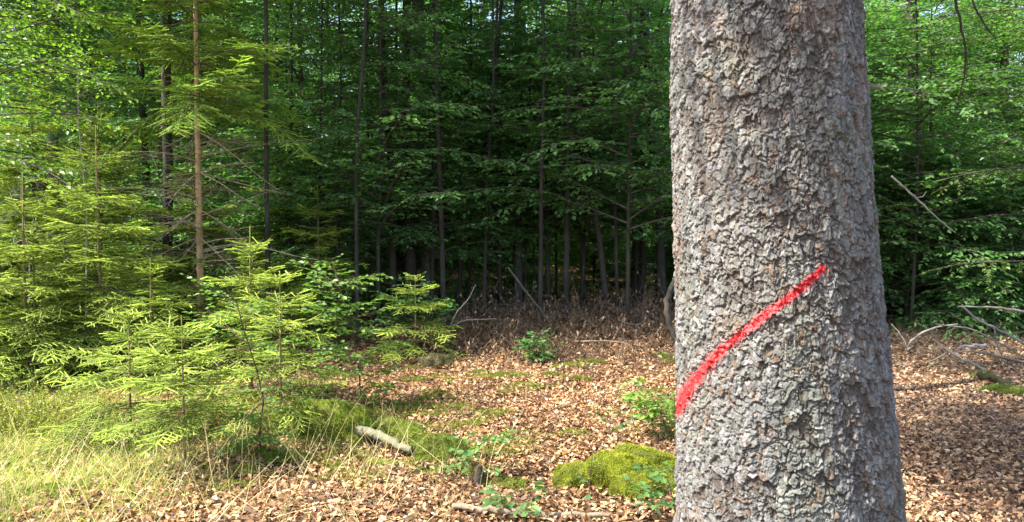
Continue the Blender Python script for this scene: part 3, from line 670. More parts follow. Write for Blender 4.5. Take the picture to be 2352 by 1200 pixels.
und = [(-1.8, 13.2, 1), (.4, 13.8, 1), (2.2, 14.0, 1), (-3.9, 14.0, 3), (-5.6, 13.2, 1), (-7.2, 13.6, 3), (-8.4, 15.0, 1),
       (-2.6, 15.4, 2), (-.9, 15.8, 3), (.9, 16, 1), (2.9, 15.8, 3), (4.4, 13.6, 2), (-5.0, 16.2, 1), (-6.8, 17, 2), (-3.4, 18.2, 1), (-.8, 18.6, 1), (1.9, 18.4, 2), (4.2, 17.4, 1), (-9.6, 18, 1),
       (5.8, 11.4, 3), (7.0, 13.2, 1), (6.2, 15.0, 0), (8.3, 15.6, 1), (8.4, 12.6, 3), (9.8, 17.8, 1), (7.2, 18.4, 0), (10.6, 15.4, 3), (5.6, 20.4, 1), (9, 21.4, 0), (12.6, 19, 1), (4.9, 12.1, 2),
       (-2, 21.4, 1), (.8, 22, 1), (3.2, 21.8, 3), (-5, 21.5, 1), (-8.5, 22, 3), (-11, 22, 1)] + [(-19 + 2.9 * q + .8 * sin(q * 2.3), 28.6 + 1.6 * sin(q * 1.7), (0, 0, 1)[q % 3]) for q in range(14)] + [(-15 + 2.3 * q + .8 * sin(q * 2.9), 25.6 + 1.2 * sin(q * 2.7), 0) for q in range(14)] + [(-21 + 1.45 * q + .6 * sin(q * 1.9), 29.5 + 1.3 * sin(q * 2.3), 4) for q in range(31)] + [(6.2, 12.3, 4), (7.6, 12.0, 4), (5.3, 13.5, 4), (9.0, 13.4, 4), (7.0, 14.5, 4), (5.6, 16.5, 4), (10.4, 15, 4), (8.4, 16.8, 4), (-1.9, 13.4, 4), (-.3, 16.8, 4), (2.0, 19.2, 4), (4.4, 19.6, 4), (-3.6, 15.2, 4), (-5.2, 12.2, 4), (3.9, 15.2, 4)] + [(-30 + 3.1 * q + sin(q * 2.1), 46.5 + 1.5 * sin(q * 1.3), (0, 3)[q % 2]) for q in range(20)]
for k, (xk, Yk, t_) in enumerate(und):
    e = empty('young_beech', gp(xk, Yk, -.02), 'low leafy young beech between the poles of the wood', 'tree', 'young beeches of the understorey')
    rgb = random.Random(k + 900); sc = rgb.uniform(.85, 1.2)
    attach('trunk', stem_mesh([(0, 0, -.05), (rgb.uniform(-.1, .1), 0, 2), (rgb.uniform(-.2, .2), 0, UNDER[t_][1] * sc)], [.028, .022, .006], DK, 600 + k, 7), e)
    attach('crown', UNDER[t_][0], e, (sc,) * 3, rgb.random() * 6.28)

# crown of the big spruce, unseen above the picture; extra back boughs added to shade the right-hand ground
rng = np.random.default_rng(60); rn = random.Random(60)
fo = MB(); live = Segs(); wood = Segs()
for k in range(300):
    back = k >= 220; z = 4.1 + 16 * (k / 220) ** 1.45 if not back else rn.uniform(4.35, 8); zl = z - TREE_BASE.z; cx = float(np.interp(z, prof[:, 0], prof[:, 1])) - TREE_BASE.x; cyy = float(np.interp(z, prof[:, 0], prof[:, 2])) - TREE_BASE.y
    L = 3.5 * (1 - (z - 4) / 18) * rn.uniform(.7, 1.1); az = rn.random() * 6.28; az = az if not back else radians(rn.uniform(45, 130)); L = L if not back else rn.uniform(3.2, 4.6)
    L *= 1 + (.45 if not back else 0) * max(0, cos(az - 1.1)) - .28 * max(0, cos(az - pi)); d = Vector((cos(az), sin(az), .05 if z > 5.5 else .25))
    p = Vector((cx, cyy, zl)); n = 10; pts = [p]
    for q in range(n):
        d = (d + Vector((rn.gauss(0, .04), rn.gauss(0, .04), -.03 + .012 * q))).normalized(); pts.append(pts[-1] + d * L / n)
    tube(fo, pts, [.03 * (1 - .85 * q / n) for q in range(n + 1)], 6, (.15, .11, .08), 0, cap=False)
    s = .25 * L
    while s < L:
        q = min(n - 1, int(s / L * n)); b = pts[q]; dd, sd, up = frame(pts[q + 1] - pts[q])
        for sg in (1, -1):
            l2 = (.32 * (L - s) + .2) * rn.uniform(.7, 1.1); d2 = (dd * .6 + sd * sg * .8 + Vector((0, 0, -.35))).normalized(); e_ = b + d2 * l2
            live.add(tuple(b), tuple(e_), .2); wood.add(tuple(b), tuple(e_), 0, .004)
            for c in range(int(l2 / .11)):
                b2 = b + d2 * (c + .5) * .11; dz_ = (d2 * .5 + d2.cross(Vector((0, 0, 1))) * rn.choice((1, -1)) * .8 + Vector((0, 0, -.3))).normalized(); live.add(tuple(b2), tuple(b2 + dz_ * .16), .3)
        s += .12
needles(fo, live, 120, .026, .008, rng, 1, (.05, .085, .03), (.09, .14, .04)); twigs(fo, wood, (.15, .11, .08), 0)
fo.build('crown', [M_WOOD, M_NEEDLE], big_tree, smooth=[0])

e = empty('beech_tree', gp(2.45, 7.3, -.03), 'added beech hidden behind the marked spruce, its high crown shading the right-hand ground', 'tree')  # unseen tree added so that its crown shades the right-hand ground
attach('trunk', stem_mesh([(0, 0, -.05), (.03, 0, 5), (0, 0, 12.5)], [.09, .075, .02], DK, 555, 10), e); attach('crown', HIGH[1], e, (.82, .82, .82), 1.0)
# beech just outside the left edge, its sunlit sprays hang into the upper left corner
def custom_beech(label, loc, H, boughs, seed, r=.09, group=None, leaf=.07, base=(.07, .13, .03), alt=(.14, .22, .045), col=GY, rich=False):
    rn = random.Random(seed); rng = np.random.default_rng(seed)
    e = empty('beech_tree', loc, label, 'tree', group); H = min(H, max(b[0] for b in boughs) + .3); attach('trunk', stem_mesh([(0, 0, -.05), (.05, 0, H * .5), (.1, 0, H)], [r, r * .7, .015], col, seed), e)
    fo = MB(); ls = LeafSet(); wood = Segs()
    for (z, az, el, L, dr) in boughs: beech_branch(fo, ls, wood, Vector((0.02, 0, z)), az, radians(el), L, rn, leaf, .045, .10, droop=dr, tl=.6)
    put_leaves(fo, ls, rng, base=base, alt=alt, rich=rich); twigs(fo, wood, (.13, .11, .09), 0)
    o = fo.build('crown', [M_WOOD, M_BEECH], e, smooth=[0]); return e
rn = random.Random(5)
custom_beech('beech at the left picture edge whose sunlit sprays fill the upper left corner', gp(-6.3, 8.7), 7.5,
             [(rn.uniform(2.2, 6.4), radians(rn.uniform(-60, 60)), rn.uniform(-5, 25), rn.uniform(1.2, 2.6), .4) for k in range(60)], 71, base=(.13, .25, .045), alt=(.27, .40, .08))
custom_beech('leafy young beech in bright shade at the right picture edge', gp(7.5, 10.4), 7,
             [(rn.uniform(1.0, 6), rn.random() * 6.28, rn.uniform(-5, 25), rn.uniform(1.2, 2.4), .4) for k in range(46)], 72)
custom_beech('leafy young beech close behind the right flank of the marked spruce', gp(5.2, 12.2), 7.5,
             [(rn.uniform(1.4, 6.5), rn.random() * 6.28, rn.uniform(-5, 25), rn.uniform(1.2, 2.3), .4) for k in range(46)], 73)
# sprays catching light before the dark wood
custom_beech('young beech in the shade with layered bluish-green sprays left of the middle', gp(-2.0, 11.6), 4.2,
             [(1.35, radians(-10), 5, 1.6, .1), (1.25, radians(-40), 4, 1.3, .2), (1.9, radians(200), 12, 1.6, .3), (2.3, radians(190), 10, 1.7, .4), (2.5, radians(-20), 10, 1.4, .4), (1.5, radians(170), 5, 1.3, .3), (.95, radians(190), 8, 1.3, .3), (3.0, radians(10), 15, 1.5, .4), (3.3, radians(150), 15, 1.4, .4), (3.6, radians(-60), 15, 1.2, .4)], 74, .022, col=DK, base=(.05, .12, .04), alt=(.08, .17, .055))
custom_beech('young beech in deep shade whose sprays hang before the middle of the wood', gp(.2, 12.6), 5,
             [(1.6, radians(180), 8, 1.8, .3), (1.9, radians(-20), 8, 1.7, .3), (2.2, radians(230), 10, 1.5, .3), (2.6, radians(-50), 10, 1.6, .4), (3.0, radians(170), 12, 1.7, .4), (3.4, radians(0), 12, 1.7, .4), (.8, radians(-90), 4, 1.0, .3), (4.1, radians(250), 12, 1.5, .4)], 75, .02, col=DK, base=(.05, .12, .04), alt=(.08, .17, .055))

# ------------------------------------------------------------------ saplings and seedlings
def sapling(stem_px, Y, boughs, label, seed, leaf=.05, base=(.09, .18, .04), alt=(.16, .28, .06), r=.008, group=None, name='beech_sapling', tl=.26, twsp=.055, sp=.026, foot=None):
    rn = random.Random(seed); rng = np.random.default_rng(seed)
    b0 = at(stem_px[0][0], stem_px[0][1], Y); b0.z = float(gh(b0.x, Y)) - .01
    P = [Vector((0, 0, -.02))] + [at(x, y, Y) - b0 for x, y in stem_px[1:]]
    e = empty(name, b0, label, 'sapling', group)
    tb = MB(); tube(tb, P, [r * (1 - .7 * k / (len(P) - 1)) for k in range(len(P))], 6, (.075, .06, .045), 0); tb.build('stem', [M_WOOD], e, smooth=True)
    fo = MB(); ls = LeafSet(); wood = Segs(); Zs = [q.z for q in P]
    for (px, py, dY) in [b for b in boughs] + [(b[0] + rn.uniform(-28, 28), b[1] + rn.uniform(-24, 24), b[2] + rn.uniform(-.12, .12)) for b in boughs if len(boughs) > 9]:                 # tip of each bough
        t = at(px, py, Y + dY) - b0; zb = max(Zs[1] * .4, min(Zs[-1], t.z - .35 * Vector((t.x, t.y)).length))
        k = max(0, min(len(P) - 2, sum(1 for z in Zs if z <= zb) - 1)); f = (zb - Zs[k]) / max(1e-4, Zs[k + 1] - Zs[k]); s0 = P[k].lerp(P[k + 1], max(0, min(1, f)))
        d = t - s0; L = d.length
        if L < .02: continue
        beech_branch(fo, ls, wood, s0, atan2(d.y, d.x), math.asin(max(-1, min(1, d.z / L))) + .08, L, rn, leaf, sp, twsp, droop=.25, wcol=(.10, .07, .05), r0=.0015 + .003 * L, tl=tl, twk=.4)
    put_leaves(fo, ls, rng, base=base, alt=alt, rich=True, wr=.64, fold=.15); twigs(fo, wood, (.12, .07, .045), 0)
    fo.build('foliage', [M_WOOD, M_FRESH], e, smooth=[0]); return e
rn = random.Random(8)
def cloud(cx, cy, rx, ry, n, dy=.35): return [(cx + rx * rn.uniform(-1, 1), cy + ry * rn.uniform(-1, 1), rn.uniform(-dy, dy)) for _ in range(n)]
sapling([(832, 945), (828, 900), (822, 830), (805, 740), (780, 660), (770, 620)], 6.6,
        [(690, 605, .1), (735, 640, -.2), (760, 600, .2), (860, 640, .1), (880, 735, .2), (895, 850, 0), (700, 700, -.3), (845, 700, -.2), (760, 690, -.3), (905, 790, .2), (730, 790, -.2), (860, 890, -.1), (790, 840, -.3), (900, 905, .1), (680, 760, .1), (830, 770, -.25), (780, 930, -.2), (875, 960, .15)],
        'bright green beech sapling beside the moss bank, leaves against the dark wood', 81, leaf=.052, r=.008)
sapling([(600, 1075), (596, 1000), (605, 920), (590, 850), (560, 760), (545, 700), (520, 660)], 5.25,
        [(470, 655, 0), (560, 690, .2), (640, 900, 0), (545, 950, -.2), (640, 985, -.1), (570, 880, .1), (660, 870, .1), (530, 1010, -.1), (650, 1050, -.2), (560, 1090, -.2), (680, 1080, -.1), (620, 940, -.25), (590, 1010, -.3), (470, 735, .1), (610, 790, .1)],
        'dark-stemmed beech sapling in the grass below the bright spruce', 82, leaf=.046, r=.0075)
sapling([(1096, 1110), (1100, 1060), (1108, 1020), (1118, 1000)], 4.95, [(1040, 1045, 0), (1165, 985, 0), (1075, 1000, .1), (1055, 1070, -.1), (1140, 1010, -.15), (1100, 1040, -.15), (1060, 1020, .12), (1150, 1075, -.1)],
        'beech seedling growing on the small mossy stump in the leaf litter', 83, leaf=.052, base=(.06, .15, .045), alt=(.12, .24, .06), r=.004)
sapling([(1195, 1190), (1192, 1160), (1186, 1140)], 4.25, [(1140, 1130, 0), (1215, 1125, 0), (1180, 1150, -.1), (1165, 1165, -.1), (1225, 1160, 0)], 'low seedling with broad blue-green leaves at the bottom middle', 84, leaf=.06, base=(.07, .15, .045), alt=(.12, .22, .06), r=.003)
sapling([(1352, 1160), (1356, 1090), (1362, 1040), (1385, 1010), (1412, 975)], 4.5, [(1345, 1110, 0), (1380, 1135, .05), (1330, 1140, 0), (1435, 970, 0), (1400, 960, .1), (1375, 1015, 0), (1340, 1150, .1), (1370, 1160, -.1)], 'spindly seedling with few leaves left of the moss-covered stump', 85, leaf=.048, base=(.05, .13, .05), alt=(.09, .2, .07), r=.003)
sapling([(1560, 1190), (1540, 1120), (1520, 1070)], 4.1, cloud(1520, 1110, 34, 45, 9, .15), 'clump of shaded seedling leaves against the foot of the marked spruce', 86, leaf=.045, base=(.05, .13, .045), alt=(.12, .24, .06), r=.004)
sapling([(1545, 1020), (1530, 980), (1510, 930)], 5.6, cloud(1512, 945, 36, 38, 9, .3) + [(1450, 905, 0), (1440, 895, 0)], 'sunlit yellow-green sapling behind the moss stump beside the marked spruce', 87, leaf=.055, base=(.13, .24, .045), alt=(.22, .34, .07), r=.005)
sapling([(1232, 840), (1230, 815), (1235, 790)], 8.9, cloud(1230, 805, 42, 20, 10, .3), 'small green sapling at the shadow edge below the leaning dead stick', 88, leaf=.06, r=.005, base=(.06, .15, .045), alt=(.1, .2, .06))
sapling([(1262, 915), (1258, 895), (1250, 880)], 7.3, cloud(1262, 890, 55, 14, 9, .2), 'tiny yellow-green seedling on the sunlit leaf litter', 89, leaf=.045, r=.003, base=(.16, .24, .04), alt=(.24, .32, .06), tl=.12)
sapling([(985, 770), (975, 700), (960, 660)], 9.4, cloud(950, 690, 75, 40, 16, .4), 'green sapling above the shaded spruce at the forest edge', 90, leaf=.06, r=.007, base=(.07, .17, .04), alt=(.12, .25, .06), tl=.3)
sapling([(1560, 870), (1545, 820), (1530, 790)], 4.6, [(1515, 800, 0), (1525, 820, 0)], 'pair of pale leaves peeping out left of the marked trunk', 91, leaf=.03, r=.002, tl=.06, twsp=.1)
sapling([(1090, 905), (1088, 890)], 7.4, cloud(1000, 880, 1, 1, 0) + [(1060, 895, 0), (1110, 890, 0)], 'small fern-green seedling in the mossy litter', 92, leaf=.04, r=.002) if False else None

# bilberry bush at the left
rng = np.random.default_rng(93); rn = random.Random(93)
c = G(75, 985); e = empty('bilberry_bush', c, 'low yellow-green bilberry bush at the left picture edge', 'bush')
fo = MB(); tw_ = Segs(); P = []; D = []
for k in range(330):
    a = rn.random() * 6.28; rr = sqrt(rn.random()); x = rr * cos(a) * .62; y = rr * sin(a) * .45; h = (.34 * (1 - .55 * rr * rr)) * rn.uniform(.6, 1.1)
    b = Vector((x * .8, y * .8, float(gh(c.x + x, c.y + y)) - c.z)); t = b + Vector((x * .35 + rn.gauss(0, .05), y * .35 + rn.gauss(0, .05), h)); tw_.add(tuple(b), tuple(t), 0, .0014)
    for q in range(16):
        f = .35 + .65 * q / 16; pp = b.lerp(t, f); P.append(tuple(pp + Vector((rn.gauss(0, .012), rn.gauss(0, .012), 0)))); D.append((rn.gauss(0, 1), rn.gauss(0, 1), .3))
n = len(P); K = rng.random((n, 1)); leaves(fo, P, D, rng.normal(size=(n, 3)) * .4 + [0, 0, 1], .023 * rng.uniform(.7, 1.2, n), .014, np.array([.16, .22, .03]) * (1 - K) + np.array([.30, .32, .05]) * K, 1, False, .1, .1)
twigs(fo, tw_, (.14, .10, .05), 0)
fo.build('foliage', [M_WOOD, M_FRESH], e)

# ------------------------------------------------------------------ moss, stumps, logs, stones
def mound(name, label, cat, c, rx, ry, h, seed, rz=0, moss=(.20, .25, .025), moss2=(.34, .36, .04), dens=26000, bare=0.0, group=None, lump=.16, bl=.013, core=(.10, .11, .02), flat=.8, moss_gap=0.0):
    rng = np.random.default_rng(seed); nu, nv = 72, 26; u = np.arange(nu) / nu * 2 * pi; v = np.linspace(0, 1, nv)
    Ug, Vg = np.meshgrid(u, v); ph = rng.random((8, 3)) * 6.28
    def surf(U_, V_):
        el = V_ * pi / 2; x = np.cos(el) ** flat * np.cos(U_); y = np.cos(el) ** flat * np.sin(U_); z = np.sin(el)
        x = x * (1 + 0 * z); n = 0
        for k in range(8):
            f = 1.6 + k * 1.1; n = n + np.sin(x * f * 1.4 + ph[k, 0]) * np.sin(y * f * 1.4 + ph[k, 1]) * np.cos(z * f + ph[k, 2]) / (1 + .5 * k)
        m = 1 + lump * n
        X_, Y_ = x * rx * m, y * ry * m
        return np.stack([X_ * cos(rz) - Y_ * sin(rz), X_ * sin(rz) + Y_ * cos(rz), z * h * m - .03], -1)
    mb = MB(); S = surf(Ug, Vg).reshape(-1, 3); i = np.arange(nv - 1)[:, None] * nu; j = np.arange(nu)[None]; j2 = (j + 1) % nu
    mb.add(S, np.stack([i + j, i + j2, i + nu + j2, i + nu + j], -1).reshape(-1, 4), core if not bare else np.where((rng.random(len(S)) < bare)[:, None], np.array([.16, .10, .06]), np.array(core)))
    area = pi * sqrt(rx * ry) * (sqrt(rx * ry) + h); n = int(dens * area)
    if n:
        uu = rng.random(n) * 2 * pi; vv = np.arcsin(rng.random(n)) / (pi / 2); P = surf(uu, vv); Q = surf(uu + .02, vv); R_ = surf(uu, np.minimum(vv + .02, 1)); N = unit(np.cross(Q - P, R_ - P)); N = np.nan_to_num(N, nan=0.) + [0, 0, .25]
        lowf = np.sin(P[:, 0] * 17 + ph[0, 0]) * np.sin(P[:, 1] * 15 + ph[1, 1]) * np.cos(P[:, 2] * 19 + ph[2, 2])
        keep = lowf > -1 + 2 * moss_gap * .8; P, N, lowf = P[keep], N[keep], lowf[keep]; n = len(P)
        K = np.clip(.5 + lowf * .5 + rng.normal(size=n) * .25, 0, 1)[:, None]
        blades(mb, P, unit(N) + rng.normal(size=(n, 3)) * .45, bl * rng.uniform(.6, 1.3, n), .0045, (np.array(moss) * (1 - K) + np.array(moss2) * K) * 1.2, 1, rng)
    o = mb.build(name, [M_ROCK, M_MOSS], smooth=[0]); o.location = c; return tag(o, label, cat, group)
p = at(1458, 1080, 4.75); p.z = float(gh(p.x, p.y))
mound('moss_stump', 'big bright moss-covered stump left of the marked spruce', 'stump', p, .34, .22, .20, 1, dens=60000, bl=.017, lump=.22, flat=.85)
q = p + Vector((-.34, .03, 0)); q.z = float(gh(q.x, q.y)); mound('moss_cushion', 'lower rounded moss cushion joined to the left of the big moss stump', 'moss', q, .17, .13, .13, 2, dens=60000)
q = p + Vector((-.03, -.22, 0)); q.z = float(gh(q.x, q.y)); mound('moss_cushion', 'mossy root lobe at the front of the big moss stump', 'moss', q, .15, .12, .14, 12, dens=60000)
mound('moss_bank', 'long dark-green moss bank behind the pale log', 'moss', G(725, 995), .44, .18, .25, 3, -.35, (.16, .24, .035), (.32, .37, .06), 45000, bl=.018)
mound('moss_cushion', 'shaded moss cushion at the right end of the moss bank', 'moss', G(905, 1005), .28, .15, .15, 4, -.3, (.10, .17, .025), (.20, .26, .04), 45000)
mound('moss_cushion', 'dark moss mound between the pale log and the seedling stump', 'moss', G(1005, 1050), .22, .15, .17, 5, 0, (.09, .15, .025), (.18, .24, .04), 45000)
mound('moss_cushion', 'flat yellow-green moss strip in front of the pale log', 'moss', G(850, 1062), .36, .07, .05, 6, -.3, (.17, .22, .03), (.28, .30, .04), 45000)
mound('moss_cushion', 'flat moss patch left of the pale log', 'moss', G(735, 1070), .20, .09, .05, 7, 0, (.15, .20, .03), (.26, .28, .04), 45000)
mound('moss_cushion', 'green moss tongue below the right end of the pale log', 'moss', G(985, 1085), .14, .1, .05, 14, 0, (.09, .15, .02), (.18, .24, .03), 45000)
mound('stump', 'small dark stump with moss at the shaded forest edge', 'stump', G(1003, 840), .19, .16, .15, 8, 0, (.05, .09, .02), (.12, .16, .03), 22000, bare=.5, core=(.05, .045, .03))
mound('moss_cushion', 'small sunlit moss spot in the litter behind the grey stone', 'moss', G(1035, 882), .09, .07, .05, 9, 0, (.12, .18, .03), (.24, .28, .04), 45000)
mound('moss_cushion', 'orange-yellow moss tuft between the bright spruce and the beech sapling', 'moss', G(560, 930), .13, .1, .12, 15, 0, (.30, .25, .03), (.42, .36, .05), 45000)
mound('stone', 'grey-brown stone lying among the moss cushions', 'stone', G(952, 985), .085, .06, .055, 10, 0, dens=0, core=(.36, .30, .25), lump=.28, flat=.8)
mound('stone', 'pale stone in the grass at the left', 'stone', G(205, 975), .05, .04, .035, 11, 0, dens=0, core=(.55, .50, .44), lump=.28, flat=.8)
mound('moss_cushion', 'green mossy root lump below the brushwood at the right edge', 'moss', G(2310, 905), .22, .1, .10, 16, -.5, (.05, .12, .02), (.11, .20, .03), 35000)
mound('moss_cushion', 'dark moss lump at the tip of the mossy fallen log on the right', 'moss', G(2255, 865), .10, .08, .08, 17, 0, (.04, .09, .02), (.09, .16, .03), 35000)
# stump under the seedling
mb = MB(); rng = np.random.default_rng(4)
tube(mb, [(0, 0, -.04), (0, 0, .03), (.003, 0, .08), (.006, .0, .12)], [.06, .038, .03, .02], 9, (.075, .058, .04), rough=.25, rng=rng)
o = mb.build('stump', [M_TRUNK], smooth=True); o.location = G(1098, 1115); tag(o, 'tiny dark rotten stump carrying the beech seedling', 'stump')

def stick(name, label, pts, radii, col, cat='branch', group=None, sides=7, mat=None, extra=None, rough=.08, seed=1):
    mb = MB(); rng = np.random.default_rng(seed); b = Vector(pts[0]); P = np.array([tuple(Vector(p) - b) for p in pts]); 
    s = np.linspace(0, 1, len(P)); n = max(len(P), 4) * 4; t = np.linspace(0, 1, n); Q = np.stack([np.interp(t, s, P[:, k]) for k in range(3)], 1)
    for _ in range(2): Q[1:-1] = (Q[:-2] + 2 * Q[1:-1] + Q[2:]) / 4
    R = np.interp(t, np.linspace(0, 1, len(radii)), radii); Q[1:-1] += rng.normal(size=(n - 2, 3)) * R[1:-1, None] * .25
    tube(mb, Q, R, sides, col, 0, rough=rough, rng=rng)
    for ex in (extra or []):
        E = np.array([tuple(Vector(p) - b) for p in ex[0]]); tube(mb, E, np.linspace(ex[1], ex[1] * .4, len(E)), 5, col, 0)
    o = mb.build(name, [mat or M_WOOD], smooth=True); o.location = b; return tag(o, label, cat, group)
def gpt(px, py, dz=0): q = G(px, py); return q + Vector((0, 0, dz))
stick('fallen_log', 'pale lichen-grey broken log lying diagonally on the moss', [gpt(778, 1003, .13), gpt(850, 1030, .10), gpt(945, 1058, .07)], [.034, .034, .022], (.16, .155, .10), 'log', sides=11, mat=M_ROCK, seed=3, rough=.16)
stick('fallen_branch', 'thick pale bark strip lying at the bottom edge of the picture', [gpt(1040, 1175, .02), gpt(1200, 1194, .03), gpt(1400, 1199, .03)], [.018, .022, .012], (.21, .17, .12), 'branch', sides=9, mat=M_ROCK, seed=4)
stick('fallen_log', 'distant pale fallen log in the shade left of the marked spruce', [at(1395, 608, 24), at(1450, 606, 24), at(1520, 612, 24.3)], [.10, .11, .09], (.48, .46, .40), 'log', sides=9, seed=5)
stick('dead_branch', 'pale stick leaning up out of the shade in the middle', [at(1033, 750, 9.6), at(1050, 715, 9.6), at(1075, 690, 9.7), at(1092, 655, 9.7)], [.009, .007, .003], (.36, .32, .25), seed=6)
stick('dead_branch', 'low curved dead branch at the foot of the leaning pale stick', [at(1040, 748, 9.8), at(1070, 735, 9.8), at(1140, 733, 9.9)], [.012, .01, .006], (.30, .25, .19), seed=7)
stick('dead_branch', 'dark branch slanting down to the right behind the small green sapling', [at(1168, 615, 10.6), at(1200, 660, 10.4), at(1265, 742, 10.2)], [.012, .014, .012], (.10, .09, .07), seed=8)
stick('dead_branch', 'wavy grey branch lying just left of the marked spruce', [at(1418, 733, 10.4), at(1440, 745, 10.4), at(1490, 748, 10.4), at(1550, 775, 10.3)], [.010, .012, .010], (.22, .19, .15), seed=9)
stick('dead_branch', 'long thin branch along the top of the dead brushwood', [at(1150, 700, 11.5), at(1300, 705, 11.8), at(1430, 712, 11.8), at(1545, 728, 11.5)], [.018, .016, .010], (.09, .08, .065), seed=10)
stick('dead_branch', 'straight twig crossing the dead leafy brushwood', [at(1320, 785, 9.3), at(1400, 783, 9.3), at(1475, 795, 9.2)], [.009, .008, .004], (.30, .25, .19), seed=11)
stick('dead_branch', 'reddish twig on the litter at the shadow edge', [gpt(1290, 832, .03), gpt(1340, 826, .04), gpt(1385, 820, .03)], [.006, .006, .004], (.30, .17, .11), seed=12)
stick('fallen_branch', 'small pale forked twig lying on the sunlit litter', [gpt(1362, 890, .03), gpt(1375, 912, .02), gpt(1386, 918, .01)], [.008, .006, .004], (.5, .44, .36), seed=13)
stick('dead_tree', 'curved dark stem base beside the left edge of the marked spruce', [at(1560, 790, 9.5), at(1535, 740, 9.5), at(1530, 690, 9.6), at(1550, 640, 9.7)], [.04, .035, .03], (.09, .075, .06), 'stem', seed=14)
# brushwood on the right
RB = 'dead branches of the brushwood on the right'
def rp(l, Y): return [at(a, b, Y) for a, b in l]
stick('dead_branch', 'long grey branch arching down to the right edge of the brushwood', rp([(2212, 705), (2250, 740), (2285, 752), (2352, 790), (2420, 815)], 8.6), [.011, .015, .016], (.22, .20, .18), group=RB, seed=15, extra=[(rp([(2283, 752), (2290, 790), (2310, 840), (2335, 872)], 8.5), .010)])
stick('dead_branch', 'pale forked stick pointing up at the left of the brushwood', rp([(2143, 780), (2175, 805), (2210, 825), (2260, 850)], 8.2), [.008, .012, .016], (.26, .24, .21), group=RB, seed=16, extra=[(rp([(2195, 815), (2175, 800), (2160, 797)], 8.1), .006), (rp([(2175, 810), (2150, 825), (2128, 833)], 8.25), .008)])
stick('dead_branch', 'short whitish branch stub lying above the mossy log', rp([(2200, 800), (2215, 795), (2265, 792)], 8.5), [.010, .014, .017], (.34, .33, .30), group=RB, seed=17)
stick('dead_branch', 'dark horizontal branch running to the right edge above the mossy log', rp([(2190, 812), (2230, 806), (2290, 818), (2420, 850)], 8.4), [.008, .012, .014], (.16, .14, .12), group=RB, seed=18)
stick('dead_branch', 'curved branch arching at the left of the brushwood', rp([(2085, 800), (2090, 785), (2115, 765), (2150, 752), (2200, 745)], 9.2), [.010, .014, .008], (.26, .23, .19), group=RB, seed=19)
stick('dead_branch', 'nearly straight whitish branch at the top right of the brushwood', rp([(2200, 705), (2290, 706), (2352, 716), (2420, 722)], 9.5), [.010, .018, .022], (.20, .185, .16), group=RB, seed=20)
stick('dead_branch', 'thin dark branch curving across the middle of the brushwood', rp([(2150, 745), (2230, 755), (2300, 790), (2400, 850)], 8.9), [.008, .010, .006], (.18, .16, .13), group=RB, seed=21)
stick('dead_branch', 'thin twig in the brushwood beside the trunk of the marked spruce', rp([(2048, 745), (2070, 770), (2085, 800)], 8.0), [.005, .008, .006], (.34, .29, .22), group=RB, seed=22)
stick('fallen_log', 'short dark mossy log slanting down to the right edge', rp([(2240, 855), (2290, 872), (2352, 900), (2400, 915)], 7.6), [.03, .045, .05], (.07, .065, .03), 'log', sides=10, mat=M_TRUNK, seed=23)
stick('dead_branch', 'bare grey branch slanting down right of the marked spruce', rp([(2048, 405), (2075, 430), (2110, 460), (2150, 500), (2195, 535)], 7.0), [.009, .008, .004], (.30, .28, .25), seed=24, extra=[(rp([(2105, 455), (2120, 452), (2128, 440)], 7), .004)])
stick('dead_branch', 'thin dark twig reaching right from behind the branch stub', rp([(2010, 205), (2050, 200), (2110, 208), (2142, 222)], 4.2), [.004, .004, .0015], (.16, .14, .12), seed=25, extra=[(rp([(2040, 200), (2090, 180), (2150, 172)], 4.3), .002), (rp([(2060, 200), (2100, 215), (2130, 228)], 4.1), .002)])
# hanging dark limb at the top right
stick('hanging_limb', 'drooping dark beech limb hanging in from the top right', rp([(2150, -160), (2190, -20), (2208, 60), (2220, 130), (2212, 190), (2198, 250)], 6.2), [.016, .011, .009, .006, .003], (.05, .042, .035), seed=26,
      extra=[(rp([(2216, 100), (2222, 150), (2219, 190)], 6.15), .005), (rp([(2200, 30), (2170, 40), (2140, 60)], 6.3), .004), (rp([(2222, 120), (2190, 125), (2150, 140)], 6.1), .004), (rp([(2150, 172), (2185, 168), (2212, 150)], 6.1), .003)])
stick('hanging_limb', 'second thinner dark limb crossing the top right corner', rp([(2215, -60), (2240, 20), (2270, 70), (2290, 95)], 6.5), [.009, .007, .003], (.05, .042, .035), seed=27)
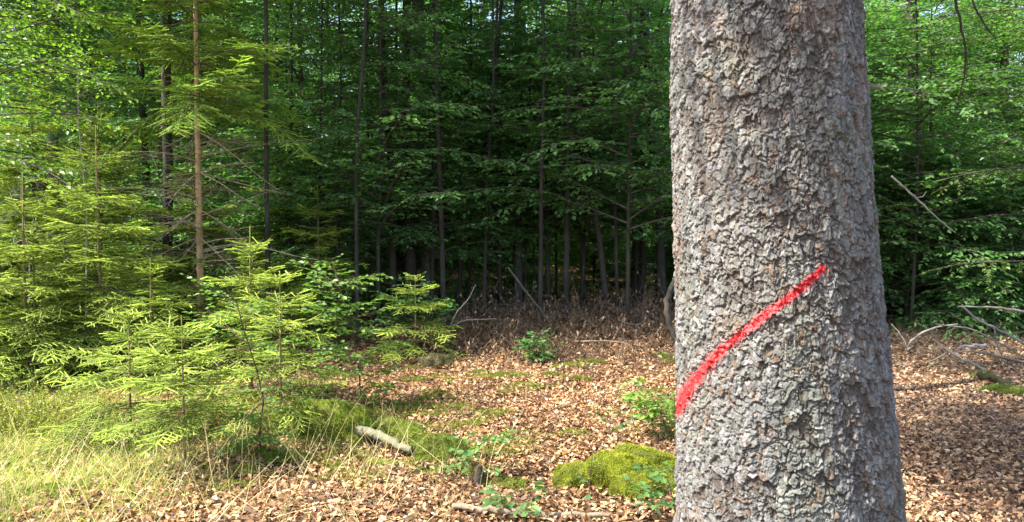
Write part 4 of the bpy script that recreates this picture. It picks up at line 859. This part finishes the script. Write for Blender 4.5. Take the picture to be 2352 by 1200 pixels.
# thin upright twigs of the dead grey brush on the left
dead = MB(); rng = np.random.default_rng(31); rn = random.Random(31)
def dead_brush(label, px, py, Y, H, n, seed, col=(.34, .30, .27)):
    rn = random.Random(seed); c = at(px, py, Y); mb = MB(); wood = Segs()
    b = Vector((c.x, c.y, float(gh(c.x, c.y)))); top = c - b
    tube(mb, [(0, 0, 0), tuple(top * .5 + Vector((.05, 0, 0))), tuple(top * .8 + Vector((-.02, 0, 0))), tuple(top)], [.012, .008, .005, .002], 5, col)
    for k in range(n):
        f = 1 - .5 * rn.random() ** .8; s = top * f; az = rn.random() * 6.28; d = Vector((cos(az), sin(az), rn.uniform(-.1, .5))); L = (.12 + .9 * (1 - f)) * rn.uniform(.6, 1.4); q = s; nn = 8; sag = rn.uniform(.03, .3)
        for m in range(nn):
            d = (d + Vector((rn.gauss(0, .16), rn.gauss(0, .16), -sag + rn.gauss(0, .12)))).normalized(); e2 = q + d * L / nn; wood.add(tuple(q), tuple(e2), 0, .0026 * (1 - .7 * m / nn))
            if m > 1 and rn.random() < .7: dd = (d + Vector((rn.gauss(0, .8), rn.gauss(0, .8), rn.gauss(-.2, .4)))).normalized(); wood.add(tuple(e2), tuple(e2 + dd * rn.uniform(.04, .14)), 0, .0012)
            q = e2
    twigs(mb, wood, col, 0); o = mb.build('dead_spruce', [M_WOOD]); o.location = b; tag(o, label, 'dead tree')
dead_brush('dead grey spruce top with bare twigs above the left spruces', 180, 130, 8.6, 1.4, 34, 41)
dead_brush('second dead grey spruce with bare arching twigs at the left edge', 50, 350, 8.0, 1.2, 30, 42)

# ------------------------------------------------------------------ dead brushwood with hanging brown leaves (dark strip in the middle)
rng = np.random.default_rng(51); rn = random.Random(51)
mb = MB(); wood = Segs(); P = []; D = []
c0 = gp(1.1, 10.2)
for k in range(1350):
    x = rn.uniform(-2.1, 2.4); y = rn.uniform(-1.55, 2.2); b = Vector((x, y, float(gh(c0.x + x, c0.y + y)) - c0.z)); az = rn.random() * 6.28; el = rn.uniform(.05, 1.0); d = Vector((cos(az) * cos(el), sin(az) * cos(el), sin(el))); L = rn.uniform(.2, .55 + .3 * min(1, max(0, y + .9))); q = b
    for m in range(6):
        d = (d + Vector((rn.gauss(0, .2), rn.gauss(0, .2), rn.gauss(-.03, .15)))).normalized(); e2 = q + d * L / 6
        if e2.z < b.z + .02: e2.z = b.z + .02
        wood.add(tuple(q), tuple(e2), 0, .0045 * (1 - .1 * m))
        if rn.random() < .65:
            P.append(tuple(e2)); D.append((rn.gauss(0, .4), rn.gauss(0, .4), -1))
        q = e2
twigs(mb, wood, (.15, .11, .08), 0); n = len(P); K = rng.random((n, 1)) ** 2
leaves(mb, P, D, rng.normal(size=(n, 3)), .065 * rng.uniform(.6, 1.1, n), .03, np.array([.12, .075, .045]) * (1 - K) + np.array([.38, .25, .14]) * K, 1, False, .3, .3)
o = mb.build('brushwood', [M_WOOD, M_LITTER]); o.location = c0; tag(o, 'dark tangle of dead twigs with hanging brown leaves at the shaded forest edge', 'brushwood', kind='stuff')
mb = MB(); wood = Segs(); P = []; D = []; c0 = gp(5.0, 9.3)
for k in range(230):
    x = rn.uniform(-1.3, 1.8); y = rn.uniform(-.8, 1.4); b = Vector((x, y, float(gh(c0.x + x, c0.y + y)) - c0.z)); az = rn.random() * 6.28; el = rn.uniform(.0, .6); d = Vector((cos(az) * cos(el), sin(az) * cos(el), sin(el))); L = rn.uniform(.25, .8); q = b
    for m in range(6):
        d = (d + Vector((rn.gauss(0, .2), rn.gauss(0, .2), rn.gauss(-.08, .15)))).normalized(); e2 = q + d * L / 6
        if e2.z < b.z + .02: e2.z = b.z + .02
        wood.add(tuple(q), tuple(e2), 0, .004 * (1 - .1 * m)); q = e2
        if rn.random() < .25: P.append(tuple(e2)); D.append((rn.gauss(0, .4), rn.gauss(0, .4), -1))
twigs(mb, wood, (.22, .17, .12), 0); n = len(P); K = rng.random((n, 1)) ** 2
leaves(mb, P, D, rng.normal(size=(n, 3)), .065 * rng.uniform(.6, 1.1, n), .03, np.array([.12, .07, .04]) * (1 - K) + np.array([.38, .25, .14]) * K, 1, False, .3, .3)
o = mb.build('brushwood', [M_WOOD, M_LITTER]); o.location = c0; tag(o, 'thin dead twigs tangled beneath the grey branches on the right', 'brushwood', kind='stuff')

# ------------------------------------------------------------------ leaf litter
rng = np.random.default_rng(70)
def frustum_pts(n, y0, y1, k=.95, x0=None):
    n = int(n * 1.27)
    y = np.sqrt(rng.random(n) * (y1 ** 2 - y0 ** 2) + y0 ** 2); x = (rng.random(n) * 2 - 1) * (k * y + .6); return x, y
LC = np.array([[.52, .33, .18], [.42, .24, .12], [.60, .42, .25], [.27, .145, .075], [.19, .10, .055], [.58, .45, .31], [.34, .175, .09], [.47, .30, .155]])
LCp = np.array([.2, .2, .13, .13, .09, .06, .1, .09])
def litter(mb, n, y0, y1, size, lift, rich):
    x, y = frustum_pts(n, y0, y1); n = len(x)
    ma = moss_amount(x, y); keep = rng.random(n) > ma * .75
    x, y = x[keep], y[keep]; n = len(x)
    N = rng.normal(size=(n, 3)) * .45; N[:, 2] = 1
    D = rng.normal(size=(n, 3)); D[:, 2] *= .25
    z = gh(x, y) + rng.random(n) ** 1.3 * lift + .004
    ci = rng.choice(len(LC), n, p=LCp); C = LC[ci] * rng.uniform(.75, 1.2, (n, 1)) * np.array([.97, .97, .93])
    right = np.clip((x - 1.5) / 2, 0, 1)[:, None]; C = C * (1 - right * .25) + np.array([.30, .25, .23]) * right * .25
    pat = np.sin(x * 1.7 + 2 * np.sin(y * 1.1)) * np.sin(y * 1.9 + 1.6 * np.sin(x * 1.3)); C = C * (1 + .16 * pat + .1 * np.sin(x * 6 + y * 5) * np.sin(y * 7 - x * 3))[:, None]
    C = np.where((rng.random(n) < .17)[:, None], np.array([.12, .078, .055]) * rng.uniform(.6, 1.3, (n, 1)), C)
    s = size * np.clip(rng.lognormal(-.18, .3, n), .4, 1.5)
    leaves(mb, np.stack([x, y, z], -1), D, N, s, s * rng.uniform(.5, .7, n), C, 0, rich, rng.uniform(-.5, .6, (n, 1)), rng.uniform(-.5, .7, n))
mb = MB()
litter(mb, 115000, 3.0, 8.0, .037, .028, True)
litter(mb, 105000, 8.0, 15, .048, .03, False)
litter(mb, 45000, 15, 40, .085, .05, False)
tag(mb.build('leaf_litter', [M_LITTER]), 'brown beech leaf litter covering the forest floor', 'leaf litter', kind='stuff')

mb = MB(); wood = Segs(); rn = random.Random(12)
for k in range(1500):
    y_ = sqrt(rn.random() * (13 ** 2 - 9) + 9); x_ = (rn.random() * 2 - 1) * (.74 * y_ + .6); az = rn.random() * 6.28; L = rn.uniform(.05, .28); q = Vector((x_, y_, float(gh(x_, y_)) + rn.uniform(.012, .035)))
    for m in range(3):
        az += rn.gauss(0, .3); e2 = q + Vector((cos(az), sin(az), rn.gauss(0, .06))) * L / 3; wood.add(tuple(q), tuple(e2), 0, rn.uniform(.0015, .0032)); q = e2
twigs(mb, wood, (.24, .18, .13), 0)
tag(mb.build('fallen_twigs', [M_WOOD]), 'small fallen twigs strewn over the leaf litter', 'twigs', kind='stuff')
# ------------------------------------------------------------------ moss and grass between the leaves
rng = np.random.default_rng(90)
x, y = frustum_pts(420000, 3.2, 10); n = len(x); ma = moss_amount(x, y)
cl = np.sin(x * 5.3 + 2 * np.sin(y * 3.1)) * np.sin(y * 6.7 + 1.5 * np.sin(x * 4.3)) ; keep = rng.random(n) < np.clip(ma * (.75 + .6 * cl) - .12, 0, 1) * np.clip(1 - (x + 2.3) * 1.2, .12, 1)
x, y = x[keep], y[keep]; n = len(x); K = rng.random((n, 1)); straw = (rng.random((n, 1)) < .33)
C = np.where(straw, np.array([.62, .52, .27]) * (.7 + .5 * K), np.array([.19, .28, .04]) * (1 - K) + np.array([.38, .46, .09]) * K)
mb = MB(); D = rng.normal(size=(n, 3)) * .55; D[:, 2] = 1
blades(mb, np.stack([x, y, gh(x, y) - .005], -1), D, rng.uniform(.03, .15, n), .0042, C, 0, rng, .45, 3)
tag(mb.build('grass', [M_GRASS]), 'short green and straw-coloured grass in the sunlit left foreground', 'grass', kind='stuff')
mb = MB()
n = 1150; x = rng.uniform(-3.6, -.1, n); y = rng.uniform(3.5, 6.0, n); kp = rng.random(n) < np.clip(.95 - .35 * np.abs(x + 2.2), .1, 1); x, y = x[kp], y[kp]; n = len(x)
D = rng.normal(size=(n, 3)) * .5; D[:, 2] = 1; D[:, 0] += .1
C = np.array([.66, .56, .30]) * rng.uniform(.75, 1.25, (n, 1))
blades(mb, np.stack([x, y, gh(x, y) - .005], -1), D, rng.uniform(.15, .62, n), .0042, C, 0, rng, .22, 6)
tag(mb.build('dry_grass_stalks', [M_GRASS]), 'long thin dry grass stalks criss-crossing the left foreground', 'grass', kind='stuff')
# small moss tufts over the litter
mb = MB(); rn = random.Random(3); P = []; 
for k in range(130):
    cx = rn.uniform(-2.8, 2.4); cyy = rn.uniform(4.2, 9); r = rn.uniform(.04, .15)
    if k % 3 == 0: cx = rn.gauss(-1.0, .55); cyy = rn.gauss(5.9, .45); r = rn.uniform(.08, .22); m = int(r * r * 26000)
    a = rng.random(m) * 6.28; q = np.sqrt(rng.random(m)) * r * (1 + .3 * np.sin(a * 3 + k)); xx = cx + q * np.cos(a) * 1.4; yy = cyy + q * np.sin(a); P.append(np.stack([xx, yy, gh(xx, yy) + .028 * (1 - (q / r / 1.3) ** 2) + .015], -1))
P = np.concatenate(P); n = len(P); K = rng.random((n, 1)); D = rng.normal(size=(n, 3)) * .6; D[:, 2] = 1
blades(mb, P, D, rng.uniform(.008, .02, n), .005, np.array([.10, .16, .025]) * (1 - K) + np.array([.24, .29, .04]) * K, 0, rng)
tag(mb.build('moss_tufts', [M_MOSS]), 'small moss tufts scattered through the leaf litter', 'moss', kind='stuff')

# ------------------------------------------------------------------ the wood beyond, too far to tell its trees apart
rng = np.random.default_rng(95); mb = MB(); Ps = []
for k in range(420):
    yk = 66 + 34 * rng.random(); xk = (rng.random() * 2 - 1) * (.8 * yk + 8); zc = 24 * rng.random(); m = 520; r_ = 2.6
    q = rng.normal(size=(m, 3)) * [r_ * .55, r_ * .55, r_ * .38]; Ps.append(q + [xk, yk, float(gh(xk, yk)) + zc])
P = np.concatenate(Ps); n = len(P); K = rng.random((n, 1)); N = rng.normal(size=(n, 3)) * .5; N[:, 2] = 1
leaves(mb, P, rng.normal(size=(n, 3)) * [1, 1, .4], N, .34 * rng.uniform(.6, 1.2, n), .24, np.array([.055, .12, .025]) * (1 - K) + np.array([.11, .19, .035]) * K)
tag(mb.build('distant_wood', [M_BEECH]), 'sunlit mass of beech foliage closing the far background', 'wood', kind='stuff')
